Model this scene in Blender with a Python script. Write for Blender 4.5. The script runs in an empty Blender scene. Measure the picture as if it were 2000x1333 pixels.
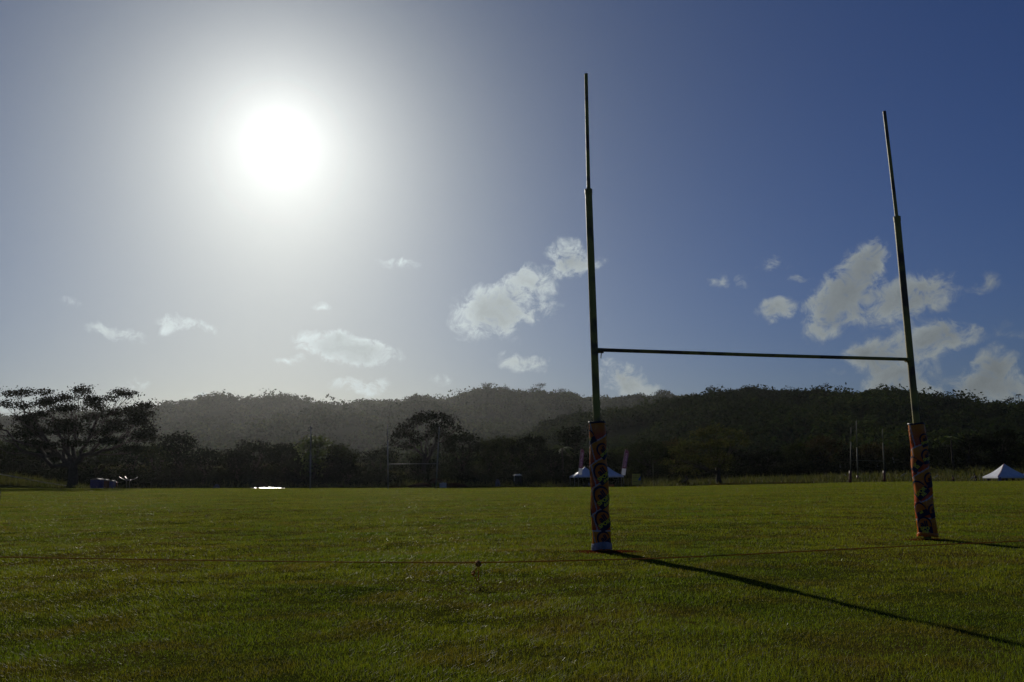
import bpy, bmesh, math, random
import numpy as np
from mathutils import Vector, Matrix

random.seed(7)
rng = np.random.default_rng(11)
scene = bpy.context.scene
col = scene.collection

# ------------------------------------------------------------------ camera
FPX, PITCH, ROLL, EYE = 1540.0, 0.1722, 0.0142, 1.075


def ray(u, v):
    """direction through a point of the 2000 x 1333 photograph (y is ahead, z up)"""
    r2 = (u - 1000) / FPX
    u2 = (666.5 - v) / FPX
    cr, sr = math.cos(ROLL), math.sin(ROLL)
    r = r2 * cr + u2 * sr
    up = -r2 * sr + u2 * cr
    c, s = math.cos(PITCH), math.sin(PITCH)
    return (r, c - up * s, s + up * c)


def at(u, v, y):
    """world point seen at (u, v) whose distance ahead is y metres"""
    d = ray(u, v)
    t = y / d[1]
    return Vector((d[0] * t, y, EYE + d[2] * t))


cam_data = bpy.data.cameras.new("camera")
cam = bpy.data.objects.new("camera", cam_data)
col.objects.link(cam)
cr, sr, c_, s_ = math.cos(ROLL), math.sin(ROLL), math.cos(PITCH), math.sin(PITCH)
right = Vector((cr, sr * s_, -sr * c_))
upv = Vector((sr, -cr * s_, cr * c_))
fwd = Vector((0, c_, s_))
M = Matrix((right, upv, -fwd)).transposed().to_4x4()
M.translation = Vector((0, 0, EYE))
cam.matrix_world = M
cam_data.sensor_width = 36
cam_data.lens = FPX / 2000 * 36
cam_data.clip_start = 0.05
cam_data.clip_end = 20000
scene.camera = cam

# ------------------------------------------------------------------ exposure
scene.view_settings.view_transform = 'Standard'
scene.view_settings.look = 'None'
scene.view_settings.exposure = -0.5
scene.view_settings.gamma = 1.0
scene.cycles.max_bounces = 8
scene.cycles.diffuse_bounces = 3
scene.cycles.glossy_bounces = 2
scene.cycles.transmission_bounces = 4
scene.cycles.volume_bounces = 1
scene.cycles.transparent_max_bounces = 8
scene.cycles.sample_clamp_indirect = 3.0

# ------------------------------------------------------------------ sun and sky
SUN_AZ, SUN_EL = math.radians(-17.1), math.radians(23.3)
sun_dir = Vector((math.sin(SUN_AZ) * math.cos(SUN_EL), math.cos(SUN_AZ) * math.cos(SUN_EL), math.sin(SUN_EL)))
sd = bpy.data.lights.new("sun", 'SUN')
sd.energy = 4.5
sd.angle = math.radians(0.6)
sd.color = (1.0, 0.93, 0.8)
sun = bpy.data.objects.new("sun", sd)
col.objects.link(sun)
sun.rotation_euler = sun_dir.to_track_quat('Z', 'Y').to_euler()
sun.location = (0, 0, 60)

world = bpy.data.worlds.new("World")
scene.world = world
world.use_nodes = True
wn, wl = world.node_tree.nodes, world.node_tree.links
wn.clear()


def WN(t, **kw):
    n = wn.new(t)
    for k, v in kw.items():
        setattr(n, k, v)
    return n


def wmath(op, a, b=None, c=None, clamp=False):
    n = WN('ShaderNodeMath', operation=op, use_clamp=clamp)
    for i, x in enumerate((a, b, c)):
        if x is None:
            continue
        if isinstance(x, (int, float)):
            n.inputs[i].default_value = x
        else:
            wl.new(x, n.inputs[i])
    return n.outputs[0]


def wmix(f, a, b, mode='MIX'):
    n = WN('ShaderNodeMix', data_type='RGBA', blend_type=mode, clamp_factor=True)
    for i, x in ((0, f), (6, a), (7, b)):
        if isinstance(x, (int, float)):
            n.inputs[i].default_value = x
        elif isinstance(x, tuple):
            n.inputs[i].default_value = (*x, 1)
        else:
            wl.new(x, n.inputs[i])
    return n.outputs[2]


out = WN('ShaderNodeOutputWorld')
bg = WN('ShaderNodeBackground')
bg.inputs['Strength'].default_value = 0.05
wl.new(bg.outputs[0], out.inputs[0])
sky = WN('ShaderNodeTexSky', sky_type='NISHITA')
sky.sun_disc = False
sky.sun_elevation = SUN_EL
sky.sun_rotation = SUN_AZ
sky.altitude = 50
sky.air_density = 1.0
sky.dust_density = 1.6
sky.ozone_density = 2.5
tc = WN('ShaderNodeTexCoord')
vdir = tc.outputs['Generated']
# angle from the sun: hazy humid air scatters a wide white aureole round it
dp = WN('ShaderNodeVectorMath', operation='DOT_PRODUCT')
wl.new(vdir, dp.inputs[0])
dp.inputs[1].default_value = sun_dir
ang = wmath('ARCCOSINE', wmath('MINIMUM', dp.outputs['Value'], 1.0))
AUR = [(0.022, 14.0, (1.0, 1.0, 0.97)), (0.104, 1.0, (15.6, 15.6, 14.7))]
tf = wmath('EXPONENT', wmath('MULTIPLY', wmath('POWER', wmath('DIVIDE', ang, .50), 2.0), -1.0))
skyc = wmix(1.0, sky.outputs[0], wmix(tf, (0.36, 0.55, 1.05), (0.385, 0.47, 0.555)), 'MULTIPLY')
sepz = WN('ShaderNodeSeparateXYZ')
wl.new(vdir, sepz.inputs[0])
lowz = wmath('EXPONENT', wmath('MULTIPLY', wmath('MAXIMUM', sepz.outputs[2], 0.0), -7.0))
skyc = wmix(lowz, skyc, wmix(1.0, skyc, (1.28, 1.10, 0.80), 'MULTIPLY'))
for w_, a_, c3 in AUR:
    g = wmath('MULTIPLY', wmath('EXPONENT', wmath('MULTIPLY', wmath('POWER', wmath('DIVIDE', ang, w_), 1.0 if w_ < .05 else 1.4), -1.0)), a_)
    cm = WN('ShaderNodeVectorMath', operation='SCALE')
    cm.inputs[0].default_value = c3
    wl.new(g, cm.inputs['Scale'])
    skyc = wmix(1.0, skyc, cm.outputs[0], 'ADD')
glow_near = wmath('EXPONENT', wmath('MULTIPLY', wmath('POWER', wmath('DIVIDE', ang, .42), 1.5), -1.0))
# cloud field: puffs placed by compass direction and height, frayed by noise
sep = WN('ShaderNodeSeparateXYZ')
wl.new(vdir, sep.inputs[0])
az = wmath('ARCTAN2', sep.outputs[0], sep.outputs[1])
el = wmath('ARCSINE', sep.outputs[2])
comb = WN('ShaderNodeCombineXYZ')
wl.new(az, comb.inputs[0])
wl.new(el, comb.inputs[1])
PX = 1 / FPX


def wnoise(scale, detail, rough, off=0.0, vec=None, dist=0.0):
    n = WN('ShaderNodeTexNoise', noise_dimensions='3D')
    n.inputs['Scale'].default_value = scale
    n.inputs['Detail'].default_value = detail
    n.inputs['Roughness'].default_value = rough
    n.inputs['Distortion'].default_value = dist
    ad = WN('ShaderNodeVectorMath', operation='ADD')
    wl.new(vec or comb.outputs[0], ad.inputs[0])
    ad.inputs[1].default_value = (off, off * 1.7, off * .3)
    wl.new(ad.outputs[0], n.inputs['Vector'])
    return n


wn1 = wnoise(38, 4, .6, 3.1)
sb = WN('ShaderNodeVectorMath', operation='SUBTRACT')
wl.new(wn1.outputs['Color'], sb.inputs[0])
sb.inputs[1].default_value = (.5, .5, .5)
sc_ = WN('ShaderNodeVectorMath', operation='SCALE')
wl.new(sb.outputs[0], sc_.inputs[0])
sc_.inputs['Scale'].default_value = 0.028
wv = WN('ShaderNodeVectorMath', operation='ADD')
wl.new(comb.outputs[0], wv.inputs[0])
wl.new(sc_.outputs[0], wv.inputs[1])
# u, v, half width, half height, tilt, weight (degrees of the photograph's own pixels for the puffs' bearings)
PUFFS = [
    (945, 610, 62, 46, 20, 1.0), (985, 590, 44, 34, 10, .9), (985, 640, 40, 26, -50, .45), (1050, 605, 44, 20, 5, .6), (1010, 625, 60, 20, 0, .4),
    (1040, 552, 46, 32, -5, .8), (1012, 540, 28, 14, 0, .5), (1108, 508, 40, 34, 0, .95), (1168, 516, 22, 18, 10, .5), (1130,520,34,18,0,.5),
    (1650, 570, 88, 46, 40, 1.15), (1690, 510, 44, 36, 60, .8), (1712, 500, 36, 22, 70, .5), (1620, 630, 56, 34, 25, .8), (1720, 600, 74, 42, 10, .75),
    (1800, 575, 72, 44, 5, .85), (1515, 606, 40, 24, 10, .85), (1565, 600, 40, 14, 30, .5), (1560, 545, 26, 9, -10, .45),
    (1405, 552, 22, 20, 0, .5), (1450, 545, 16, 20, 0, .4), (1505, 513, 34, 13, 30, .5), (1560, 510, 40, 12, 20, .22),
    (1930, 555, 38, 20, 5, .45), (1700, 690, 52, 32, 5, .9), (1760, 725, 90, 46, -25, .95), (1800, 668, 62, 36, 0, .85), (1858, 650, 50, 28, -10, .8),
    (1740, 760, 60, 30, 0, .7), (1950, 705, 36, 34, 60, .9), (1925, 745, 60, 40, 20, .9), (1890, 775, 70, 32, 10, .6), (1985, 770, 40, 30, 0, .7),
    (1960, 645, 110, 22, -5, .3), (1620, 738, 34, 18, 0, .45), (1210, 733, 42, 24, -5, .85), (1236, 750, 30, 20, 0, .5), (1228, 762, 30, 14, 0, .5), (1275, 768, 26, 14, 0, .7),
    (1010, 710, 50, 17, -12, .6), (1045, 712, 24, 12, 10, .4), (862, 745, 26, 14, 0, .45), (785, 517, 42, 11, -3, .5),
    (640, 675, 60, 26, -5, .85), (700, 688, 72, 26, -8, .95), (655, 662, 30, 20, 0, .6), (565, 703, 32, 9, 5, .5), (725, 690, 50, 20, 0, .5),
    (708, 754, 62, 18, -6, .65), (208, 645, 36, 16, -8, .6), (245, 655, 42, 16, -5, .65), (334, 634, 34, 17, 5, .65), (382, 638, 24, 12, 0, .6), (412, 640, 26, 7, 0, .4),
    (628, 600, 18, 10, 0, .4), (140, 592, 22, 10, 0, .35), (255, 748, 44, 18, 0, .32), (280, 756, 26, 10, -10, .35), (15, 792, 46, 22, 0, .65), (395, 770, 30, 9, 0, .35),
]
tot = None
for (u, v, rx, ry, tilt, wgt) in PUFFS:
    d = Vector(ray(u, v)).normalized()
    a0, e0 = math.atan2(d.x, d.y), math.asin(d.z)
    stretch = d.dot(fwd)                       # seen size shrinks away from the axis
    mp = WN('ShaderNodeMapping', vector_type='TEXTURE')
    wl.new(wv.outputs[0], mp.inputs[0])
    mp.inputs['Location'].default_value = (a0, e0, 0)
    mp.inputs['Rotation'].default_value = (0, 0, math.radians(tilt))
    mp.inputs['Scale'].default_value = (rx * PX * stretch * (1.40 if u < 1300 else 1.26) * stretch ** .5, ry * PX * stretch * (1.40 if u < 1300 else 1.26), 1)
    gr = WN('ShaderNodeTexGradient', gradient_type='SPHERICAL')
    wl.new(mp.outputs[0], gr.inputs[0])
    x = wmath('MULTIPLY', wmath('POWER', gr.outputs['Fac'], .75), wgt)
    tot = x if tot is None else wmath('SUBTRACT', wmath('ADD', tot, x), wmath('MULTIPLY', tot, x))
cn = wnoise(42, 10, .68, 0.7, dist=.6)
cn2 = wnoise(19, 5, .55, 5.2)
mod = wmath('ADD', wmath('MULTIPLY', wmath('SUBTRACT', cn.outputs['Fac'], .5), 3.0), wmath('MULTIPLY', wmath('SUBTRACT', cn2.outputs['Fac'], .5), .35))
den = wmath('ADD', wmath('MULTIPLY', tot, 1.0), wmath('MULTIPLY', mod, wmath('MULTIPLY', tot, 1.7, clamp=True)))
mr = WN('ShaderNodeMapRange', interpolation_type='SMOOTHSTEP')
mr.inputs['From Min'].default_value = .13
mr.inputs['From Max'].default_value = .86
wl.new(den, mr.inputs['Value'])
alpha = wmath('MULTIPLY', mr.outputs[0], .92)
cs = wnoise(34, 5, .5, 9.4)
lum = WN('ShaderNodeMapRange')
lum.inputs['From Min'].default_value = .36
lum.inputs['From Max'].default_value = .86
lum.inputs['To Min'].default_value = 4.3
lum.inputs['To Max'].default_value = 5.8
wl.new(cs.outputs['Fac'], lum.inputs['Value'])
core = WN('ShaderNodeMapRange', interpolation_type='SMOOTHSTEP')   # thick middles pass less light than the rims
core.inputs['From Min'].default_value = .45
core.inputs['From Max'].default_value = 1.05
core.inputs['To Min'].default_value = 1.26
core.inputs['To Max'].default_value = .80
corev = wmath('ADD', wmath('MULTIPLY', tot, .75), wmath('MULTIPLY', den, .25))
wl.new(corev, core.inputs['Value'])
lum2 = wmath('MULTIPLY', wmath('ADD', lum.outputs[0], wmath('MULTIPLY', glow_near, 18.5)), core.outputs[0])
cl = WN('ShaderNodeVectorMath', operation='SCALE')
cl.inputs[0].default_value = (.87, .98, 1.0)
wl.new(lum2, cl.inputs['Scale'])
skyc = wmix(alpha, skyc, cl.outputs[0])
wl.new(skyc, bg.inputs['Color'])
world.cycles.sampling_method = 'MANUAL'
world.cycles.sample_map_resolution = 512

# ------------------------------------------------------------------ helpers
def tag(o, label=None, cat=None, group=None, kind=None):
    if label:
        o['label'] = label
    if cat:
        o['category'] = cat
    if group:
        o['group'] = group
    if kind:
        o['kind'] = kind
    return o


def new_mesh(name, V, F, mat=None, parent=None, smooth=False):
    me = bpy.data.meshes.new(name)
    V = np.asarray(V, dtype=np.float32)
    F = np.asarray(F, dtype=np.int32)
    n, k = F.shape
    me.vertices.add(len(V))
    me.vertices.foreach_set('co', V.ravel())
    me.loops.add(n * k)
    me.loops.foreach_set('vertex_index', F.ravel())
    me.polygons.add(n)
    me.polygons.foreach_set('loop_start', np.arange(0, n * k, k, dtype=np.int32))
    me.polygons.foreach_set('loop_total', np.full(n, k, dtype=np.int32))
    if smooth:
        me.polygons.foreach_set('use_smooth', np.ones(n, dtype=bool))
    me.update(calc_edges=True)
    if mat:
        me.materials.append(mat)
    o = bpy.data.objects.new(name, me)
    col.objects.link(o)
    if parent:
        o.parent = parent
    return o


def empty(name, loc, rz=0.0):
    o = bpy.data.objects.new(name, None)
    o.empty_display_size = .2
    col.objects.link(o)
    o.location = loc
    o.rotation_euler = (0, 0, rz)
    return o


class MB:
    """collects polygons; build() links them as one mesh object"""

    def __init__(s):
        s.v, s.f = [], []

    def add(s, V, F):
        n = len(s.v)
        s.v += [tuple(p) for p in V]
        s.f += [tuple(i + n for i in f) for f in F]
        return s

    def box(s, c, d, rz=0.0, M=None):
        x, y, z = d[0] / 2, d[1] / 2, d[2] / 2
        P = [Vector(p) for p in ((-x, -y, -z), (x, -y, -z), (x, y, -z), (-x, y, -z), (-x, -y, z), (x, -y, z), (x, y, z), (-x, y, z))]
        R = M or Matrix.Rotation(rz, 3, 'Z')
        P = [R @ p + Vector(c) for p in P]
        return s.add(P, [(0, 3, 2, 1), (4, 5, 6, 7), (0, 1, 5, 4), (1, 2, 6, 5), (2, 3, 7, 6), (3, 0, 4, 7)])

    def tube(s, pts, rad, n=8, cap=True):
        pts = [Vector(p) for p in pts]
        if isinstance(rad, (int, float)):
            rad = [rad] * len(pts)
        V, F = [], []
        ref = Vector((0.31, 0.9, 0.2)).normalized()
        for i, p in enumerate(pts):
            t = (pts[min(i + 1, len(pts) - 1)] - pts[max(i - 1, 0)]).normalized()
            a = t.cross(ref)
            if a.length < .05:
                a = t.cross(Vector((1, 0, 0)))
            a.normalize()
            b = t.cross(a)
            for k in range(n):
                w = 2 * math.pi * k / n
                V.append(p + (a * math.cos(w) + b * math.sin(w)) * rad[i])
        for i in range(len(pts) - 1):
            for k in range(n):
                k2 = (k + 1) % n
                F.append((i * n + k, i * n + k2, (i + 1) * n + k2, (i + 1) * n + k))
        if cap:
            F.append(tuple(range(n)))
            F.append(tuple(reversed(range((len(pts) - 1) * n, len(pts) * n))))
        return s.add(V, F)

    def build(s, name, mat, parent=None, smooth=False, bevel=0.0):
        me = bpy.data.meshes.new(name)
        me.from_pydata([tuple(p) for p in s.v], [], s.f)
        if smooth:
            me.polygons.foreach_set('use_smooth', np.ones(len(me.polygons), dtype=bool))
        me.update()
        bm = bmesh.new()
        bm.from_mesh(me)
        bmesh.ops.recalc_face_normals(bm, faces=bm.faces)
        bm.to_mesh(me)
        bm.free()
        me.materials.append(mat)
        o = bpy.data.objects.new(name, me)
        col.objects.link(o)
        if parent:
            o.parent = parent
        if bevel:
            m = o.modifiers.new('bevel', 'BEVEL')
            m.width = bevel
            m.segments = 2
        return o


def lerp(a, b, t):
    return a + (b - a) * t


def sstep(a, b, x):
    t = np.clip((x - a) / (b - a), 0, 1)
    return t * t * (3 - 2 * t)


_PERM = np.random.default_rng(3).random((256, 256))


def vnoise(x, y):
    """smooth value noise, 0..1"""
    x, y = np.asarray(x, float), np.asarray(y, float)
    xi, yi = np.floor(x).astype(int), np.floor(y).astype(int)
    fx, fy = x - xi, y - yi
    fx, fy = fx * fx * (3 - 2 * fx), fy * fy * (3 - 2 * fy)
    g = lambda a, b: _PERM[a % 256, b % 256]
    return (g(xi, yi) * (1 - fx) + g(xi + 1, yi) * fx) * (1 - fy) + (g(xi, yi + 1) * (1 - fx) + g(xi + 1, yi + 1) * fx) * fy


def fbm(x, y, oct=4, rough=.5):
    s, a, t = 0, 1, 0
    for i in range(oct):
        s = s + a * vnoise(x * 2 ** i + 17.3 * i, y * 2 ** i + 5.1 * i)
        t += a
        a *= rough
    return s / t


# ------------------------------------------------------------------ materials
def mat(name, c1, c2=None, scale=5.0, rough=.7, metal=0.0, spec=.3, bump=0.0, bscale=None, trans=0.0, tcol=None,
        island=0.0, coord='Object', c3=None, c3scale=.3, detail=4, stretch=None, p0=.35, p1=.65):
    m = bpy.data.materials.new(name)
    m.use_nodes = True
    nt = m.node_tree
    N, L = nt.nodes, nt.links
    b = N['Principled BSDF']
    b.inputs['Roughness'].default_value = rough
    b.inputs['Metallic'].default_value = metal
    b.inputs['Specular IOR Level'].default_value = spec
    b.inputs['Base Color'].default_value = (*c1, 1)
    tcn = N.new('ShaderNodeTexCoord')
    vec = tcn.outputs[coord]
    if stretch:
        mp = N.new('ShaderNodeMapping')
        mp.inputs['Scale'].default_value = stretch
        L.new(vec, mp.inputs[0])
        vec = mp.outputs[0]

    def noise(sc, det=detail):
        n = N.new('ShaderNodeTexNoise')
        n.inputs['Scale'].default_value = sc
        n.inputs['Detail'].default_value = det
        L.new(vec, n.inputs['Vector'])
        return n.outputs['Fac']

    def ramp(f, a, bb):
        r = N.new('ShaderNodeMapRange')
        r.inputs['From Min'].default_value = a
        r.inputs['From Max'].default_value = bb
        L.new(f, r.inputs['Value'])
        return r.outputs[0]

    def mix(f, a, bb):
        x = N.new('ShaderNodeMix')
        x.data_type = 'RGBA'
        L.new(f, x.inputs[0])
        for i, q in ((6, a), (7, bb)):
            if isinstance(q, tuple):
                x.inputs[i].default_value = (*q, 1)
            else:
                L.new(q, x.inputs[i])
        return x.outputs[2]
    cur = None
    if c2:
        cur = mix(ramp(noise(scale), p0, p1), c1, c2)
    if c3:
        cur = mix(ramp(noise(c3scale), .48, .62), cur or c1, c3)
    if island:
        g = N.new('ShaderNodeNewGeometry')
        h = N.new('ShaderNodeHueSaturation')
        v = N.new('ShaderNodeMapRange')
        v.inputs['To Min'].default_value = 1 - island
        v.inputs['To Max'].default_value = 1 + island
        L.new(g.outputs['Random Per Island'], v.inputs['Value'])
        L.new(v.outputs[0], h.inputs['Value'])
        hh = N.new('ShaderNodeMapRange')
        hh.inputs['To Min'].default_value = .47
        hh.inputs['To Max'].default_value = .53
        wnz = N.new('ShaderNodeTexWhiteNoise')
        wnz.noise_dimensions = '1D'
        L.new(g.outputs['Random Per Island'], wnz.inputs['W'])
        L.new(wnz.outputs['Value'], hh.inputs['Value'])
        L.new(hh.outputs[0], h.inputs['Hue'])
        if cur:
            L.new(cur, h.inputs['Color'])
        else:
            h.inputs['Color'].default_value = (*c1, 1)
        cur = h.outputs[0]
    if cur:
        L.new(cur, b.inputs['Base Color'])
    if bump:
        bn = N.new('ShaderNodeBump')
        bn.inputs['Strength'].default_value = bump
        bn.inputs['Distance'].default_value = .05
        L.new(noise(bscale or scale * 4), bn.inputs['Height'])
        L.new(bn.outputs[0], b.inputs['Normal'])
    if trans:
        t = N.new('ShaderNodeBsdfTranslucent')
        if tcol:
            k = N.new('ShaderNodeMix')
            k.data_type = 'RGBA'
            k.blend_type = 'MULTIPLY'
            k.inputs[0].default_value = 1
            if cur:
                L.new(cur, k.inputs[6])
            else:
                k.inputs[6].default_value = (*c1, 1)
            k.inputs[7].default_value = (*tcol, 1)
            L.new(k.outputs[2], t.inputs[0])
        elif cur:
            L.new(cur, t.inputs[0])
        else:
            t.inputs[0].default_value = (*c1, 1)
        ms = N.new('ShaderNodeMixShader')
        ms.inputs[0].default_value = trans
        L.new(b.outputs[0], ms.inputs[1])
        L.new(t.outputs[0], ms.inputs[2])
        L.new(ms.outputs[0], N['Material Output'].inputs['Surface'])
    return m


M_turf = mat('turf soil', (.026, .034, .006), (.042, .046, .008), scale=.9, rough=1, spec=0, bump=.6, bscale=9, c3=(.048, .036, .010), c3scale=.22)
M_grass = mat('grass blades', (.082, .124, .014), (.138, .154, .018), scale=.28, rough=.5, spec=.16, trans=.55, tcol=(1.4, 1.35, .5),
              island=.35, c3=(.112, .104, .022), c3scale=1.3)
# wet blades: some carry dew and glint
_nt = M_grass.node_tree
_g = _nt.nodes.new('ShaderNodeNewGeometry')
_w = _nt.nodes.new('ShaderNodeMapRange')
_w.inputs['From Min'].default_value = .965
_w.inputs['From Max'].default_value = .97
_w.inputs['To Min'].default_value = .5
_w.inputs['To Max'].default_value = .33
_nt.links.new(_g.outputs['Random Per Island'], _w.inputs['Value'])
_nt.links.new(_w.outputs[0], _nt.nodes['Principled BSDF'].inputs['Roughness'])
M_rough = mat('rough grass', (.052, .062, .018), (.076, .072, .026), scale=.3, rough=.7, spec=.2, trans=.4, tcol=(1.2, 1.2, .6), island=.35)
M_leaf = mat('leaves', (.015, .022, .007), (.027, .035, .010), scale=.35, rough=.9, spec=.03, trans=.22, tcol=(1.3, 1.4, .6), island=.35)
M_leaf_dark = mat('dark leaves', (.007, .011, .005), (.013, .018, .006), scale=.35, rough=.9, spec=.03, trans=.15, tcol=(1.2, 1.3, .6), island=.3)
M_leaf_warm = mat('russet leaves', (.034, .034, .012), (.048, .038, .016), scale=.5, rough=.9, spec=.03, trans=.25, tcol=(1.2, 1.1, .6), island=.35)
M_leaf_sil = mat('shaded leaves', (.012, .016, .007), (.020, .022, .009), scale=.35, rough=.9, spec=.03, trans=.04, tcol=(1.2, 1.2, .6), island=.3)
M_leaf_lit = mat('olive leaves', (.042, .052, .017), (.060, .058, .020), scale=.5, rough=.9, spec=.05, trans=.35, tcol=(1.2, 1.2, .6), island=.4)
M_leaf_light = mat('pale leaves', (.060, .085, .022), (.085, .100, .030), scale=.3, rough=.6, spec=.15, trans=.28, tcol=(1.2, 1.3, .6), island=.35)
M_hill_leaf = mat('hill canopy', (.020, .031, .013), (.036, .049, .017), scale=.02, rough=1, spec=0, trans=.12, tcol=(1.2, 1.3, .6), island=.3, c3=(.050, .066, .018), c3scale=.012)
M_hill = mat('hill soil', (.020, .032, .010), (.035, .045, .014), scale=.03, rough=1, spec=0)
M_bark = mat('bark', (.035, .028, .022), (.06, .05, .04), scale=3, rough=.9, spec=.1, bump=.4)

# ------------------------------------------------------------------ ground
ROW_U = [-900, -300, 0, 60, 130, 200, 350, 500, 800, 1000, 1200, 1350, 1500, 1700, 1850, 2000, 2600]
ROWS = {
    108: [955, 955, 955, 955, 955, 955, 954.8, 954.5, 954, 953, 952, 950, 946.5, 942, 941, 940, 938],
    112: [942, 942, 944, 948, 956, 960, 959, 957, 956, 956, 956, 954, 949, 946, 946, 945, 944],
    118: [920, 928, 936, 942, 954, 961, 959, 956, 953, 953, 954, 950, 946, 944, 946, 944, 943],
    128: [905, 918, 927, 938, 950, 955, 953, 951, 949, 948, 949, 945, 941, 936, 938, 935, 932],
    150: [890, 905, 915, 930, 942, 947, 946, 945, 944, 942, 942, 937, 934, 927, 918, 908, 900],
    400: [860, 880, 900, 905, 905, 905, 905, 905, 905, 905, 905, 900, 895, 890, 885, 880, 870],
}
G_T, G_Y, G_Z = None, [0.0, 22.0], []
base_t = np.linspace(-1.4, 1.4, 281)
for yy, vs in ROWS.items():
    pts = [at(u, v, yy) for u, v in zip(ROW_U, vs)]
    G_Y.append(float(yy))
    G_Z.append(np.interp(base_t, [p.x / yy for p in pts], [p.z for p in pts]))
G_Y.append(3000.0)
G_Z = np.array([base_t * 0, base_t * 0] + G_Z + [G_Z[-1]])
G_Y = np.array(G_Y)


def ground_z(x, y):
    x, y = np.asarray(x, float), np.asarray(y, float)
    yy = np.clip(y, 0, 2999)
    t = np.where(yy > 5, x / np.maximum(yy, 5), 0)
    ti = np.clip((t + 1.4) / .01, 0, 279.999)
    i0 = ti.astype(int)
    ft = ti - i0
    j = np.clip(np.searchsorted(G_Y, yy, side='right') - 1, 0, len(G_Y) - 2)
    fy = (yy - G_Y[j]) / (G_Y[j + 1] - G_Y[j])
    fy = np.where(j == 1, fy * fy * (3 - 2 * fy) * .35 + fy * .65, fy)
    z = (G_Z[j, i0] * (1 - ft) + G_Z[j, i0 + 1] * ft) * (1 - fy) + (G_Z[j + 1, i0] * (1 - ft) + G_Z[j + 1, i0 + 1] * ft) * fy
    near = np.exp(-np.hypot(x, y) / 60)
    z = z + (fbm(x * .22 + 50, y * .22 + 50, 3) - .5) * .14 * near + (fbm(x * 1.1 + 90, y * 1.1 + 9, 3) - .5) * .055 * near
    z = z + sstep(114, 124, y) * (fbm(x * .12 + 9, y * .12, 4) - .5) * .9
    return z


def gz(x, y):
    return float(ground_z(x, y))


rad = np.concatenate([[0.0], np.geomspace(.8, 100, 200), np.geomspace(101.5, 160, 70), np.geomspace(163, 6000, 60)])
na = 720
aa = np.linspace(0, 2 * math.pi, na, endpoint=False)
R_, A_ = np.meshgrid(rad, aa, indexing='ij')
X, Y = R_ * np.sin(A_), R_ * np.cos(A_)
Z = ground_z(X, Y)
idx = np.arange(len(rad) * na).reshape(len(rad), na)
F = np.stack([idx[:-1], np.roll(idx, -1, 1)[:-1], np.roll(idx, -1, 1)[1:], idx[1:]], -1).reshape(-1, 4)
ground = new_mesh('ground', np.stack([X, Y, Z], -1).reshape(-1, 3), F, M_turf, smooth=True)
tag(ground, kind='structure')

SOIL = [(1.32, 11.80, .50, .30), (6.68, 13.30, .30, .2)]


def blades(n, dmin, dmax, power, wid, hgt, tmax=.80, lean=.9, seed=1):
    r = np.random.default_rng(seed)
    # distance law ~ d^(1-power)
    k = 2 - power
    u = r.random(n)
    d = (dmin ** k + u * (dmax ** k - dmin ** k)) ** (1 / k)
    t = (r.random(n) * 2 - 1) * tmax
    y = d
    x = t * d + np.sign(t) * 1.6 * r.random(n) * (np.abs(t) > tmax * .8)
    return r, x, y, d


def blade_mesh(name, r, x, y, d, W, H, mat_, lean):
    keep = np.ones(len(x), bool)
    for sx, sy, a, b in SOIL:
        q = ((x - sx) / a) ** 2 + ((y - sy) / b) ** 2 + (fbm(x * 6, y * 6, 3) - .5) * 1.4
        keep &= ~((q < 1) & (r.random(len(x)) < .85))
    # thin worn streaks
    worn = fbm(x * .5 + 3, y * 1.5 + 8, 4)
    keep &= r.random(len(x)) < np.clip(1.0 - (worn - .66) * 4.0, .4, 1)
    x, y, d, W, H = x[keep], y[keep], d[keep], W[keep], H[keep]
    n = len(x)
    z = ground_z(x, y) - .004
    tuft = .30 + 1.5 * fbm(x * 3.1, y * 3.1, 4) * (.5 + fbm(x * .35 + 7, y * .35, 2))
    H = H * tuft * (.55 + .9 * fbm(x * .8 + 31, y * 3.2 + 4, 3)) * (.6 + .8 * r.random(n))
    a = r.random(n) * 2 * math.pi
    bx, by = np.cos(a) * W / 2, np.sin(a) * W / 2
    la = r.random(n) * 2 * math.pi
    ll = H * lean * r.random(n)
    V = np.empty((n, 3, 3), np.float32)
    V[:, 0] = np.stack([x - bx, y - by, z], -1)
    V[:, 1] = np.stack([x + bx, y + by, z], -1)
    V[:, 2] = np.stack([x + np.cos(la) * ll, y + np.sin(la) * ll, z + np.sqrt(np.maximum(H ** 2 - np.minimum(ll, H * .97) ** 2 * .8, 1e-5))], -1)
    return new_mesh(name, V.reshape(-1, 3), np.arange(n * 3).reshape(-1, 3), mat_)


r, x, y, d = blades(2600000, 3.2, 108, 1.62, None, None)
gr_o = blade_mesh('grass', r, x, y, d, .0029 * (d / 4.3) ** .82, .025 + .00040 * d, M_grass, 1.6)
tag(gr_o, 'short mown dewy grass covering the rugby field', kind='stuff')
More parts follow.
